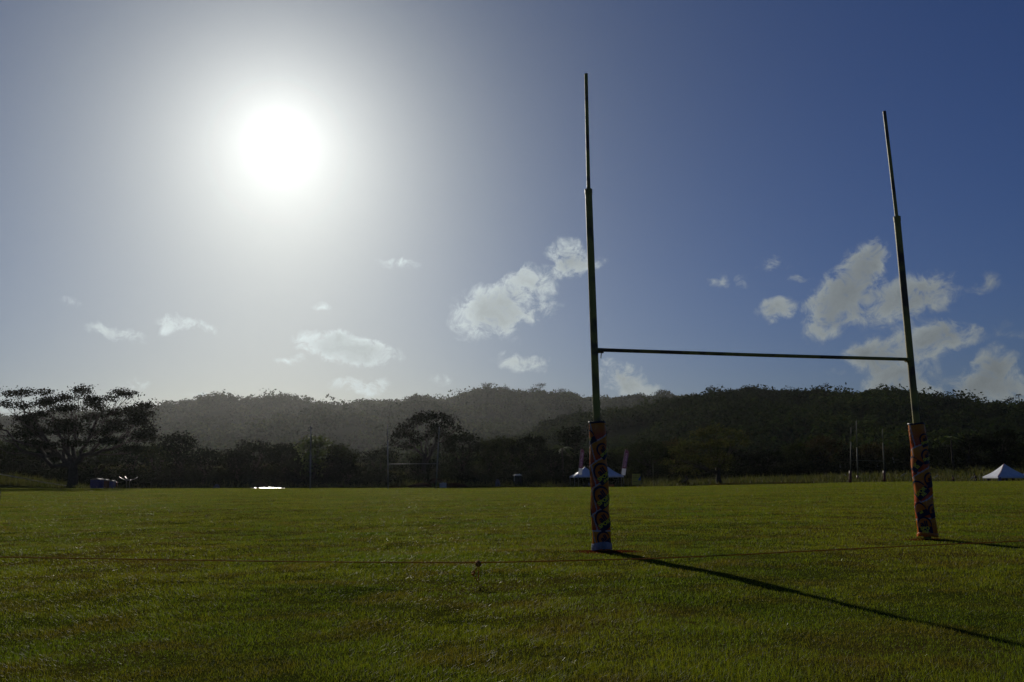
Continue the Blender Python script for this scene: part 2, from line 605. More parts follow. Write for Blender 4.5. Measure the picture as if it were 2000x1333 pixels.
# rough tall grass on the bank beyond the field
r = np.random.default_rng(5)
n = 120000
y = 110 + 60 * r.random(n) ** 1.3
x = (r.random(n) * 2 - 1) * .85 * y
ok = (y > 121) | (x < -.53 * y)
x, y = x[ok], y[ok]
n = len(x)
H = .35 + .4 * r.random(n)
rg = blade_mesh('rough_grass', r, x, y, y, np.full(n, .16), H, M_rough, .8)
tag(rg, 'long unmown grass on the bank beyond the field', kind='stuff')
M_soil = mat('red soil', (.085, .020, .008), (.05, .014, .007), scale=9, rough=1, spec=0, bump=.8, bscale=40)
for sx, sy, a, b in SOIL:
    V, F = [], []
    rr = np.linspace(0, 1.15, 9)
    for i, q in enumerate(rr):
        for k in range(40):
            w = 2 * math.pi * k / 40
            rad_ = q * (1 + .25 * (fbm(math.cos(w) * 2 + sx, math.sin(w) * 2, 3) - .5) * 2)
            px_, py_ = sx + math.cos(w) * a * rad_, sy + math.sin(w) * b * rad_
            V.append((px_, py_, gz(px_, py_) + .018 * (1 - q) + .010 * (fbm(px_ * 14, py_ * 14, 2)) - .004))
    for i in range(len(rr) - 1):
        for k in range(40):
            F.append((i * 40 + k, i * 40 + (k + 1) % 40, (i + 1) * 40 + (k + 1) % 40, (i + 1) * 40 + k))
    o = new_mesh('bare_soil', V, F, M_soil, smooth=True)
    tag(o, 'patch of bare red soil trodden round a goal post foot', kind='stuff')

# ------------------------------------------------------------------ forested hills
FAR = [(-900, 800), (-500, 815), (-200, 822), (0, 822), (60, 812), (130, 804), (200, 802), (270, 803), (300, 797), (340, 790), (380, 783), (430, 772), (460, 781), (480, 785), (497, 779),
       (515, 783), (540, 776), (570, 783), (600, 787), (640, 790), (670, 790), (700, 782), (720, 779), (745, 781), (780, 778), (800, 777),
       (815, 768), (850, 774), (870, 777), (890, 770), (905, 766), (930, 758), (950, 757), (975, 756), (1000, 762), (1022, 765), (1050, 762),
       (1065, 764), (1090, 765), (1100, 761), (1120, 768), (1150, 775), (1180, 771), (1200, 775), (1225, 770), (1250, 765), (1275, 770),
       (1295, 761), (1315, 766), (1345, 770), (1400, 780), (1500, 800), (1700, 830), (2000, 850), (2500, 850)]
NEAR = [(700, 935), (850, 915), (940, 890), (980, 872), (1010, 852), (1050, 830), (1080, 814), (1100, 806), (1130, 801), (1170, 799), (1230, 795), (1280, 787),
        (1330, 779), (1370, 771), (1395, 762), (1420, 759), (1440, 758), (1460, 750), (1480, 752), (1500, 755), (1560, 758), (1600, 758),
        (1640, 764), (1675, 764), (1700, 759), (1720, 757), (1765, 761), (1800, 769), (1820, 769), (1850, 777), (1890, 778), (1910, 787),
        (1925, 790), (1940, 782), (1955, 780), (1975, 786), (2000, 782), (2100, 770), (2300, 760), (2600, 780)]


def make_hill(name, prof, y0, y1, y2, canopy, spur, seed, ncrown, rcrown, ncard, csize, u0, u1, label, mleaf):
    us = np.linspace(u0, u1, 260)
    vs = np.interp(us, [p[0] for p in prof], [p[1] for p in prof])
    dirs = np.array([ray(u, v) for u, v in zip(us, vs)])
    tt = dirs[:, 0] / dirs[:, 1]
    zr = EYE + dirs[:, 2] / dirs[:, 1] * y1 - canopy
    S1 = np.linspace(0, 1, 60)
    S2 = np.linspace(0, 1, 16)[1:]

    def surf(t, s):
        """s 0..1 foot to ridge, 1..2 down the back"""
        zz = np.interp(t, tt, zr)
        y = np.where(s <= 1, y0 + (y1 - y0) * s, y1 + (y2 - y1) * (s - 1))
        x = t * y
        zf = ground_z(x, np.full_like(x, y0)) - 1.5
        n = fbm(x / spur + seed, y / (spur * 2.2), 4) - .5
        f = np.clip(s, 0, 1)
        env = np.sin(np.pi * np.clip(f, 0, 1)) ** .8
        z = zf + (zz - zf) * (f ** 1.15) + n * env * (zz - zf) * .85
        z = np.where(s > 1, zz + (zf - zz) * (s - 1) ** 1.2, z)
        return x, y, z
    SS = np.concatenate([S1, 1 + S2])
    T, S = np.meshgrid(tt, SS)
    Xh, Yh, Zh = surf(T.ravel(), S.ravel())
    m, k = T.shape
    idx = np.arange(m * k).reshape(m, k)
    Fh = np.stack([idx[:-1, :-1], idx[:-1, 1:], idx[1:, 1:], idx[1:, :-1]], -1).reshape(-1, 4)
    h = new_mesh('hill', np.stack([Xh, Yh, Zh], -1), Fh, M_hill, smooth=True)
    tag(h, kind='structure')
    r = np.random.default_rng(seed)
    t = tt[0] + (tt[-1] - tt[0]) * r.random(ncrown)
    s = np.concatenate([r.random(int(ncrown * .72)) ** .8, .94 + .09 * r.random(ncrown - int(ncrown * .72))])
    x, y, z = surf(t, s)
    gap = fbm(x / 60 + seed * 3, y / 60, 3)
    keep = (gap > .30) | (s > .9)
    x, y, z, s = x[keep], y[keep], z[keep], s[keep]
    n = len(x)
    R = rcrown * np.exp(r.normal(-.12, .36, n)).clip(.4, 1.9)
    R = np.where(s > .92, R * .72, R)
    H = R * (.7 + .5 * r.random(n))
    # canopy cards spread over each crown's upper shell
    K = ncard
    a = r.random((n, K)) * 2 * np.pi
    cz = r.random((n, K)) * 1.45 - .45
    sr_ = np.sqrt(np.clip(1 - cz ** 2, 0, 1))
    rad_ = .78 + .34 * r.random((n, K))
    N = np.stack([sr_ * np.cos(a), sr_ * np.sin(a), cz], -1)
    C = np.stack([x, y, z + canopy * .35 - np.where(s > .9, R * .25 + canopy * .15, 0)], -1)[:, None] + N * rad_[..., None] * np.stack([R, R, H], -1)[:, None]
    D = N + r.normal(0, .55, N.shape)
    V, Fq = cards(C.reshape(-1, 3), D.reshape(-1, 3), csize * (.6 + .8 * r.random(n * K)), r)
    f = new_mesh('forest', V, Fq, mleaf)
    tag(f, label, kind='stuff')
    return surf


def cards(C, D, size, r, aspect=.6):
    n = len(C)
    D = D / (np.linalg.norm(D, axis=1, keepdims=True) + 1e-9)
    q = r.normal(0, 1, (n, 3))
    A = np.cross(D, q)
    A /= np.linalg.norm(A, axis=1, keepdims=True) + 1e-9
    B = np.cross(D, A)
    s = np.asarray(size)[:, None] * .5
    V = np.empty((n, 4, 3))
    V[:, 0] = C - A * s
    V[:, 1] = C - B * s * aspect
    V[:, 2] = C + A * s
    V[:, 3] = C + B * s * aspect
    return V.reshape(-1, 3), np.arange(n * 4).reshape(-1, 4)


far_surf = make_hill('far', FAR, 560, 1300, 1850, 8.8, 180, 4, 5600, 10.5, 84, 3.7, -700, 2500,
                     'hazy wooded ridge in the distance behind the field', M_hill_leaf)
near_surf = make_hill('near', NEAR, 250, 460, 720, 5.6, 70, 8, 5600, 4.8, 100, 1.65, 720, 2600,
                      'dark wooded hillside rising behind the right goal post', M_hill_leaf)

# ------------------------------------------------------------------ trees


def curve_pts(a, b, up, n=6, wob=0.0, r=None):
    a, b = np.array(a, float), np.array(b, float)
    L = np.linalg.norm(b - a)
    m = (a + b) / 2 + np.array([0, 0, up * L])
    out = []
    for i in range(n):
        t = i / (n - 1)
        p = (1 - t) ** 2 * a + 2 * t * (1 - t) * m + t * t * b
        if r is not None and 0 < i < n - 1:
            p = p + r.normal(0, wob * L, 3)
        out.append(p)
    return out


def tree(name, label, u, y, vtop, clumps, trunk_r, fork=.35, leaf=.34, dens=26, mleaf=None, vbase=None, group=None,
         cat='tree', depth=1.0, lean=0.0, seed=0, up=-.12, twigs=3, shell=.55, flat=1.0, trunk_u=None, zbase=None, limbs=7):
    """clumps: (u, v, half width px, half height px) of leaf masses; each gets its own limb"""
    r = np.random.default_rng(seed + int(u) * 7 + int(y))
    pxm = y / FPX
    bu = trunk_u if trunk_u is not None else u
    bx = at(bu, 945, y).x
    bz = zbase if zbase is not None else gz(bx, y) - .1
    top = at(u, vtop, y).z
    root = empty(name, (bx, y, bz))
    tag(root, label, cat, group)
    base = np.array([0, 0, 0.0])
    Hh = top - bz
    fk = np.array([lean * Hh * fork, 0, Hh * fork])
    mb = MB()
    mb.tube(curve_pts(base, fk, 0, 5, .02, r), list(np.linspace(trunk_r * 1.35, trunk_r * .85, 5)), 7)
    Cs, Ds, Sz = [], [], []
    # main limbs: clumps are gathered into bundles and each bundle shares one crooked limb
    P3 = []
    for (cu, cv, rx, ry) in clumps:
        c = at(cu, cv, y)
        dy = r.uniform(-1, 1) * depth * abs(min(6.0, 14 * pxm + .2 * abs(cu - u) * pxm))
        P3.append(np.array([c.x - bx, dy, c.z - bz]))
    P3 = np.array(P3)
    nl = max(2, min(limbs, len(P3) // 2))
    ctr = P3[r.choice(len(P3), nl, replace=False)]
    for _ in range(8):
        own = np.argmin(((P3[:, None] - ctr[None]) ** 2).sum(-1), 1)
        ctr = np.array([P3[own == q].mean(0) if (own == q).any() else ctr[q] for q in range(nl)])
    limb = []
    for q in range(nl):
        st = base + (fk - base) * r.uniform(.62, 1.0)
        end = st + (ctr[q] - st) * .80
        pts = curve_pts(st, end, up * .8, 9, .028, r)
        limb.append(pts)
        mb.tube(pts, list(np.linspace(trunk_r * .62, trunk_r * .16, 9)), 6, cap=False)
    for ci, (cu, cv, rx, ry) in enumerate(clumps):
        rxm, rzm = rx * pxm, ry * pxm
        c = P3[ci]
        lp = limb[own[ci]]
        i0_ = int(r.integers(4, 8))
        rb = trunk_r * (.16 + .10 * min(1, rxm / 3)) * (1.25 - i0_ * .08)
        pts = curve_pts(lp[i0_], c - np.array([0, 0, rzm * .3]), up, 7, .035, r)
        mb.tube(pts, list(np.linspace(rb, max(.018, rb * .25), 7)), 5, cap=False)
        for k in range(twigs):
            q = c + r.uniform(-1, 1, 3) * np.array([rxm, rxm * .8, rzm]) * .75
            i0 = r.integers(3, 6)
            mb.tube(curve_pts(pts[i0], q, -.05, 4, .03, r), list(np.linspace(max(.018, rb * .3), .012, 4)), 4, cap=False)
        area = max(rxm, .3) * max(rzm, .25)
        n = int(dens * area * 4.2 / (leaf / .34) ** 2) + 30
        # leaves sit in many small sprays inside the mass, denser towards its skin
        ns = max(5, int(n / 18))
        d = r.normal(0, 1, (ns, 3))
        d /= np.linalg.norm(d, axis=1, keepdims=True)
        d[:, 2] = np.where(d[:, 2] < -.3, -d[:, 2] * .6, d[:, 2])
        rr = shell + (1.08 - shell) * r.random(ns)
        sc = c + d * rr[:, None] * np.array([rxm, rxm * .85, rzm * flat])
        which = r.integers(0, ns, n)
        spread = np.array([.42, .42, .24]) * (leaf / .34) * 1.25
        L = sc[which] + r.normal(0, 1, (n, 3)) * spread
        Cs.append(L)
        Ds.append(r.normal(0, 1, (n, 3)) + np.array([0, 0, .8]))
        Sz.append(leaf * (.6 + .8 * r.random(n)))
    tr = mb.build('trunk', M_bark, root, smooth=True)
    V, Fq = cards(np.concatenate(Cs), np.concatenate(Ds), np.concatenate(Sz), r)
    new_mesh('crown', V, Fq, mleaf or M_leaf, root)
    return root


def dome(u, vtop, w, vbot, seed=0, n=11, squash=1.0):
    """clumps for a rounded crown: u centre, top, full width px, lowest leaf"""
    r = np.random.default_rng(seed + int(u * 3 + vtop))
    out = []
    h = vbot - vtop
    hw = w / 2
    cy = vtop + min(h * .5, hw * .85)
    ry_ = cy - vtop
    for i in range(9):                       # outer masses on the dome
        a = math.pi * (i + .5) / 9 + r.uniform(-.1, .1)
        q = r.uniform(.62, .78)
        rx = hw * r.uniform(.24, .38)
        out.append((u + math.cos(a) * hw * q, cy - math.sin(a) * ry_ * q, rx, rx * r.uniform(.5, .75)))
    vv = cy
    while vv < vbot - 3:                      # body and skirt
        half = hw * (.62 - .25 * (vv - cy) / max(8, vbot - cy))
        for k in (-1, 0, 1):
            rx = hw * r.uniform(.30, .42)
            out.append((u + k * half * .8 + r.uniform(-3, 3), vv + r.uniform(-3, 3), rx, rx * r.uniform(.5, .8)))
        vv += hw * .45
    return out


# the big spreading tree on the left
T1 = [(60, 772, 24, 7), (95, 768, 14, 5), (30, 771, 14, 4), (88, 790, 24, 11), (130, 779, 22, 8), (165, 768, 16, 10), (162, 757, 6, 3), (186, 782, 18, 8), (228, 768, 17, 7), (262, 775, 15, 6),
      (200, 797, 22, 8), (130, 803, 24, 8), (30, 815, 24, 9), (62, 824, 24, 9), (95, 812, 18, 7), (170, 815, 26, 8), (228, 808, 30, 8),
      (262, 806, 22, 6), (283, 814, 26, 9), (290, 828, 22, 8), (305, 842, 16, 6), (240, 838, 30, 8), (182, 845, 34, 9), (120, 843, 34, 9), (72, 846, 34, 9),
      (22, 850, 30, 9), (272, 856, 32, 9), (222, 864, 32, 9), (158, 868, 34, 9), (100, 872, 30, 8), (5, 838, 20, 9), (-20, 822, 22, 8), (-10, 862, 20, 8), (150, 800, 26, 8), (110, 825, 30, 8), (210, 825, 30, 8), (255, 822, 26, 8), (40, 835, 28, 8), (140, 832, 34, 8), (300, 852, 22, 8), (250, 878, 34, 9), (60, 868, 34, 9), (190, 786, 20, 6), (215, 780, 14, 5), (50, 795, 26, 6), (105, 783, 20, 6), (262, 790, 24, 7), (240, 798, 22, 6), (20, 790, 18, 5)]
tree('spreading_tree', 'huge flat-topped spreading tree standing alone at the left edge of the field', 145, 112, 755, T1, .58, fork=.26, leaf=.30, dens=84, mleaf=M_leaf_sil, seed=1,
     trunk_u=142, up=-.10, twigs=6, shell=.2, flat=.9, depth=1.2, limbs=11)
T8 = [(845, 815, 18, 6), (822, 818, 14, 7), (866, 817, 12, 6), (793, 838, 15, 9), (778, 850, 10, 8), (770, 868, 7, 6), (786, 872, 13, 6), (812, 826, 13, 9), (840, 818, 18, 7), (850, 838, 13, 8),
      (882, 830, 10, 6), (891, 839, 7, 5), (815, 862, 14, 7), (832, 852, 10, 6), (860, 852, 14, 8), (872, 866, 12, 6), (846, 872, 8, 5), (802, 850, 12, 7), (868, 836, 10, 6)]
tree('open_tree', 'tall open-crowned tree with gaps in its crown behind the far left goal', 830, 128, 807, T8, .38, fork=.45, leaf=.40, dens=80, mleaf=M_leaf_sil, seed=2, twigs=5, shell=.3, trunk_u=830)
T14 = [(1395, 843, 30, 9), (1372, 850, 20, 9), (1425, 846, 20, 7), (1448, 855, 12, 7), (1458, 866, 7, 5), (1345, 868, 22, 10), (1322, 884, 17, 10), (1308, 905, 10, 7), (1345, 896, 20, 11), (1378, 876, 26, 13),
       (1408, 868, 22, 12), (1432, 870, 12, 6), (1333, 918, 14, 7), (1372, 905, 24, 12), (1402, 912, 20, 12), (1400, 892, 22, 12), (1420, 900, 14, 10), (1356, 925, 10, 6)]
tree('field_tree', 'broad bushy tree with a bare short trunk alone on the bank right of the board', 1390, 122, 835, T14, .33, fork=.30, leaf=.32, dens=52, mleaf=M_leaf_lit, seed=3, twigs=4, trunk_u=1406, lean=-.12)
T7 = [(745, 884, 24, 7), (722, 888, 14, 6), (768, 890, 12, 5), (735, 896, 22, 7), (712, 900, 14, 8), (765, 903, 16, 8), (775, 915, 12, 9), (708, 918, 14, 8), (730, 930, 22, 8)]
tree('umbrella_tree', 'low flat-topped tree just left of the far left goal', 740, 132, 878, T7, .28, fork=.38, leaf=.32, dens=40, mleaf=M_leaf_dark, seed=4, twigs=4)

LINE = [
    # u, vtop, width, y, name, label, material, vbot
    (20, 862, 90, 135, 'broad_tree', 'dark bushy tree at the extreme left edge, behind the spreading tree', 'L', 935),
    (82, 872, 80, 138, 'broad_tree', 'dark tree behind the left limbs of the spreading tree', 'D', 935),
    (185, 878, 90, 135, 'broad_tree', 'dark rounded tree right behind the blue toilets', 'L', 938),
    (255, 870, 80, 140, 'broad_tree', 'dark tree behind the right limbs of the spreading tree', 'D', 938),
    (306, 868, 66, 138, 'broad_tree', 'dense tree under the right tip of the spreading tree', 'L', 940),
    (352, 849, 62, 134, 'domed_tree', 'tall domed dark tree first right of the spreading tree', 'D', 940),
    (398, 879, 72, 130, 'broad_tree', 'lower dark tree left of the gap in the tree line', 'D', 942),
    (462, 880, 60, 128, 'broad_tree', 'left shoulder tree of the great dark dome', 'D', 944),
    (497, 862, 96, 132, 'domed_tree', 'widest dense dark domed tree in the left tree line', 'D', 944),
    (556, 868, 76, 136, 'broad_tree', 'dense tree between the great dome and the tall single pole', 'D', 944),
    (612, 856, 40, 126, 'pointed_tree', 'pointed tree with glossy leaves behind the tall single pole', 'P', 930),
    (592, 892, 60, 128, 'broad_tree', 'low dark tree at the foot of the tall single pole', 'D', 942),
    (655, 870, 34, 130, 'small_tree', 'small round-headed tree right of the tall single pole', 'L', 905),
    (640, 896, 80, 128, 'broad_tree', 'wide low tree below the small round-headed tree', 'D', 944),
    (681, 886, 18, 129, 'small_tree', 'narrow small tree at the right end of the left thicket', 'L', 915),
    (676, 908, 56, 126, 'low_tree', 'low spreading tree in front of the distant pale meadow', 'D', 944),
    (822, 893, 56, 134, 'broad_tree', 'dense tree under the open-crowned tree', 'D', 944),
    (903, 846, 84, 134, 'domed_tree', 'tall dark domed tree right of the open-crowned tree', 'D', 944),
    (955, 862, 52, 140, 'broad_tree', 'dark tree above the grey boulder on the bank', 'L', 940),
    (988, 856, 56, 142, 'broad_tree', 'lighter topped tree behind the black toilet', 'L', 936),
    (1036, 853, 70, 140, 'broad_tree', 'round dark tree right of the black toilet', 'D', 936),
    (1078, 880, 60, 136, 'broad_tree', 'low dark tree left of the white tents', 'D', 936),
    (1116, 838, 46, 144, 'domed_tree', 'tall dome-headed tree behind the left feather banner', 'D', 930),
    (1165, 880, 70, 142, 'broad_tree', 'dark tree hidden behind the padded left goal post', 'D', 936),
    (1212, 882, 60, 146, 'broad_tree', 'tree behind the right feather banner', 'L', 932),
    (1268, 858, 92, 150, 'broad_tree', 'large pale-topped tree behind the yellow sign board', 'L', 930),
    (1318, 862, 70, 155, 'broad_tree', 'large tree close behind the left of the lone field tree', 'W', 930),
    (1430, 880, 80, 158, 'broad_tree', 'dark tree behind the right of the lone field tree', 'D', 928),
    (1496, 882, 74, 155, 'broad_tree', 'low dark tree right of the lone field tree', 'D', 926),
    (1556, 868, 72, 158, 'broad_tree', 'middle one of the dark trees left of the far right goal', 'L', 926),
    (1608, 855, 66, 156, 'domed_tree', 'tall pointed-topped tree just left of the far right goal', 'W', 926),
    (1658, 874, 60, 160, 'broad_tree', 'dark tree framed by the left upright of the far right goal', 'D', 926),
    (1704, 868, 62, 158, 'broad_tree', 'mottled tree between the far right goal uprights', 'W', 924),
    (1748, 872, 56, 162, 'broad_tree', 'tree behind the bare pale sapling', 'L', 922),
    (1796, 868, 60, 160, 'broad_tree', 'tree behind the padded right goal post', 'D', 922),
    (1842, 872, 50, 156, 'broad_tree', 'dark tree just right of the padded right goal post', 'D', 920),
    (1896, 850, 66, 152, 'domed_tree', 'dense tall tree above the walking person', 'D', 918),
    (1958, 842, 72, 150, 'domed_tree', 'tallest dark tree above the right tent', 'D', 916),
    (2010, 868, 70, 150, 'broad_tree', 'dark tree cut by the right edge of the picture', 'L', 910),
]
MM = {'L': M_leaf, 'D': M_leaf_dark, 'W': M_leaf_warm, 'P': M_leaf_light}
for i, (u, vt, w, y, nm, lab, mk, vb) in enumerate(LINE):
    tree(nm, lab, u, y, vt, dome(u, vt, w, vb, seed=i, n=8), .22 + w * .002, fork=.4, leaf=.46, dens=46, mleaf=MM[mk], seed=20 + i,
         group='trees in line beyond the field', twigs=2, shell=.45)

# skyline trees on the ridges
for (u, vt, w, nm, lab, surf_y, ty) in [
    (952, 749, 30, 'ridge_tree', 'flat-topped tree standing out on the far ridge, left of a gap of sky', 1290, 'u'),
    (985, 755, 34, 'ridge_tree', 'wide tree on the far ridge with sky showing under it', 1290, 'd'),
    (1038, 757, 22, 'ridge_tree', 'dark round tree on the far ridge right of the sky gap', 1290, 'd'),
    (1055, 750, 22, 'ridge_tree', 'leaning flat-topped tree on the far ridge above the dark round one', 1290, 'u'),
    (1096, 760, 18, 'ridge_tree', 'small flat-topped tree on the far ridge left of the near goal', 1290, 'u'),
    (1292, 761, 26, 'ridge_tree', 'domed tree on the saddle of the ridge behind the crossbar', 1290, 'd'),
    (1387, 757, 12, 'ridge_tree', 'small wind-bent tree on the shoulder of the near hill', 458, 'u'),
    (430, 771, 24, 'ridge_tree', 'tree crowning the left peak of the far ridge', 1290, 'd'),
    (1610, 752, 10, 'ridge_tree', 'thin bare-looking tree on the skyline of the near hill', 458, 'u'),
    (1972, 777, 14, 'ridge_tree', 'small round tree beside the palm on the right skyline', 458, 'd'),
]:
    d = ray(u, vt)
    x0 = d[0] / d[1] * surf_y
    pm = surf_y / FPX
    if surf_y < 700:
        zb = float(near_surf(np.array([d[0] / d[1]]), np.array([1.0]))[2][0])
    else:
        zb = float(far_surf(np.array([d[0] / d[1]]), np.array([1.0]))[2][0])
    if ty == 'u':
        cl_ = [(u, vt + 2.5, w * .38, 2.2), (u - w * .25, vt + 4, w * .25, 2), (u + w * .25, vt + 3, w * .25, 2), (u, vt + 7, w * .25, 2)]
    else:
        cl_ = [(u, vt + 4, w * .36, 4), (u - w * .22, vt + 8, w * .26, 4), (u + w * .22, vt + 7, w * .28, 4), (u, vt + 11, w * .3, 4)]
    tree(nm, lab, u, surf_y, vt, cl_, .5 if surf_y > 700 else .2, fork=.5, leaf=1.3 if surf_y > 700 else .7, dens=26, mleaf=M_leaf_dark, zbase=zb - 1, group='trees on the skyline', seed=int(u), twigs=1, depth=.6)


def palm(label, u, y, vtop, frond_px, zb=None, group=None, trunk_r=.16, seed=0, mleaf=None):
    r = np.random.default_rng(seed)
    top = at(u, vtop, y)
    pm = y / FPX
    L = frond_px * pm
    bz = zb if zb is not None else gz(top.x, y) - .1
    root = empty('palm_tree', (top.x, y, bz))
    tag(root, label, 'palm', group)
    hz = top.z - bz - L * .35
    MB().tube(curve_pts((0, 0, 0), (0, 0, hz), 0, 7, .008, r), list(np.linspace(trunk_r * 1.3, trunk_r * .8, 7)), 7).build('trunk', M_bark, root, smooth=True)
    V, F = [], []
    for k in range(18):
        a = k * 2.4 + r.uniform(-.2, .2)
        el = r.uniform(-.2, 1.1)
        prev = None
        nseg = 9
        for i in range(nseg + 1):
            t = i / nseg
            out_ = L * t * math.cos(el * (1 - t * .3))
            zz = hz + L * (math.sin(el) * t - .75 * t * t)
            c = Vector((math.cos(a) * out_, math.sin(a) * out_, zz))
            side = Vector((-math.sin(a), math.cos(a), 0))
            wl_ = L * .26 * math.sin(math.pi * min(.97, t + .08)) + .01
            if i and i < nseg:
                for sg in (-1, 1):
                    for q in range(2):
                        o = c + Vector((math.cos(a), math.sin(a), 0)) * (q * L * .05)
                        tip = o + side * sg * wl_ + Vector((math.cos(a) * wl_ * .4, math.sin(a) * wl_ * .4, -wl_ * .55))
                        n0 = len(V)
                        V += [tuple(o - Vector((0, 0, L * .012))), tuple(o + Vector((math.cos(a), math.sin(a), 0)) * L * .05), tuple(tip)]
                        F.append((n0, n0 + 1, n0 + 2))
    new_mesh('crown', V, F, mleaf or M_leaf_light, root)
    return root


palm('small coconut palm behind the white tents', 1098, 132, 866, 26, seed=1)
palm('palm with drooping yellowish fronds right of the padded right post', 1856, 146, 848, 26, seed=2)
palm('short palm against the dark trees at the left shoulder of the near padded post', 1083, 138, 884, 20, seed=5)
palm('tiny palm standing above the left skyline', 509, 1290, 777, 6, zb=float(far_surf(np.array([ray(509, 779)[0] / ray(509, 779)[1]]), np.array([1.0]))[2][0]), trunk_r=.5, seed=3, mleaf=M_leaf_dark)
palm('slender palm towering over the right skyline', 1989, 458, 769, 7, zb=float(near_surf(np.array([ray(1989, 779)[0] / ray(1989, 779)[1]]), np.array([1.0]))[2][0]), trunk_r=.25, seed=4, mleaf=M_leaf_dark)

# undergrowth below the tree line
r = np.random.default_rng(77)
n = 1700
uu = r.uniform(-150, 2150, n)
yy = np.where(uu > 1200, r.uniform(146, 172, n), r.uniform(124, 150, n))
tx = np.array([ray(a, 940)[0] / ray(a, 940)[1] for a in uu])
xx = tx * yy
keep = fbm(xx * .08 + 4, yy * .1, 3) > .33
keep &= ~((uu > 770) & (uu < 810) & (r.random(n) < .7))
xx, yy, uu = xx[keep], yy[keep], uu[keep]
zz = ground_z(xx, yy)
n = len(xx)
K = 90
Rr = 1.1 + 1.6 * r.random(n)
a = r.random((n, K)) * 2 * np.pi
cz = r.random((n, K))
sr_ = np.sqrt(1 - cz ** 2)
N = np.stack([sr_ * np.cos(a), sr_ * np.sin(a), cz * (.9 + .9 * r.random((n, 1)))], -1)
C = np.stack([xx, yy, zz], -1)[:, None] + N * (Rr[:, None] * (.6 + .45 * r.random((n, K))))[..., None]
V, Fq = cards(C.reshape(-1, 3), (N + r.normal(0, .7, N.shape)).reshape(-1, 3), .42 * (.6 + .8 * r.random(n * K)), r)
ug = new_mesh('undergrowth', V, Fq, M_leaf_dark)
tag(ug, 'tangled dark shrubs filling the foot of the tree line', kind='stuff')

# ------------------------------------------------------------------ haze
hz = MB().box((0, 950, 98), (4400, 2500, 204)).build('haze', None)
hz.data.materials.clear()
mh = bpy.data.materials.new('humid air')
mh.use_nodes = True
mh.node_tree.nodes.clear()
oo = mh.node_tree.nodes.new('ShaderNodeOutputMaterial')
vv_ = mh.node_tree.nodes.new('ShaderNodeVolumePrincipled')
vv_.inputs['Color'].default_value = (.93, .96, 1, 1)
vv_.inputs['Density'].default_value = .000040
vv_.inputs['Anisotropy'].default_value = .75
mh.node_tree.links.new(vv_.outputs[0], oo.inputs['Volume'])
hz.data.materials.append(mh)
tag(hz, kind='stuff')

# ------------------------------------------------------------------ rugby goals
M_pole = mat('painted pole', (.34, .29, .06), (.27, .24, .055), scale=3, rough=.5, spec=.28, bump=.15, bscale=60, c3=(.10, .07, .04), c3scale=2.2)
M_pole_far = mat('grey pole', (.19, .20, .20), (.14, .15, .14), scale=3, rough=.5, spec=.4)
M_pad = None


def pad_material():
    """printed vinyl: bands that run from yellow-orange at the top to red at the foot, pale seams between them"""
    m = bpy.data.materials.new('printed vinyl')
    m.use_nodes = True
    N, L = m.node_tree.nodes, m.node_tree.links
    b = N['Principled BSDF']
    b.inputs['Roughness'].default_value = .24
    b.inputs['Specular IOR Level'].default_value = .32
    a = N.new('ShaderNodeAttribute')
    a.attribute_name = 'print'
    L.new(a.outputs['Color'], b.inputs['Base Color'])
    tcn = N.new('ShaderNodeTexCoord')
    n = N.new('ShaderNodeTexNoise')
    n.inputs['Scale'].default_value = 14
    n.inputs['Detail'].default_value = 3
    n.inputs['Distortion'].default_value = 1.2
    L.new(tcn.outputs['Object'], n.inputs['Vector'])
    bn = N.new('ShaderNodeBump')
    bn.inputs['Strength'].default_value = .6
    bn.inputs['Distance'].default_value = .02
    L.new(n.outputs['Fac'], bn.inputs['Height'])
    L.new(bn.outputs[0], b.inputs['Normal'])
    return m


M_vinyl = pad_material()
M_navy = mat('navy print', (.012, .013, .040), rough=.4, spec=.15)
M_yellow = mat('yellow print', (.60, .52, .03), rough=.3, spec=.4)
M_orange = mat('orange print', (.48, .13, .015), rough=.35, spec=.2)
M_silver = mat('grey vinyl hem', (.25, .26, .32), (.16, .17, .21), scale=8, rough=.25, spec=.5, bump=.6, bscale=25)
M_darkstrap = mat('dark strap', (.02, .02, .03), rough=.4)


def text_geo(s, size):
    cu = bpy.data.curves.new('lettering', 'FONT')
    cu.body = s
    cu.size = size
    cu.align_x = 'CENTER'
    cu.align_y = 'CENTER'
    cu.offset = size * .035
    cu.resolution_u = 3
    o = bpy.data.objects.new('lettering', cu)
    col.objects.link(o)
    dg = bpy.context.evaluated_depsgraph_get()
    me = bpy.data.meshes.new_from_object(o.evaluated_get(dg))
    bm = bmesh.new()
    bm.from_mesh(me)
    bmesh.ops.triangulate(bm, faces=bm.faces)
    V = [tuple(v.co) for v in bm.verts]
    F = [tuple(v.index for v in f.verts) for f in bm.faces]
    bm.free()
    bpy.data.objects.remove(o)
    bpy.data.curves.remove(cu)
    bpy.data.meshes.remove(me)
    return V, F


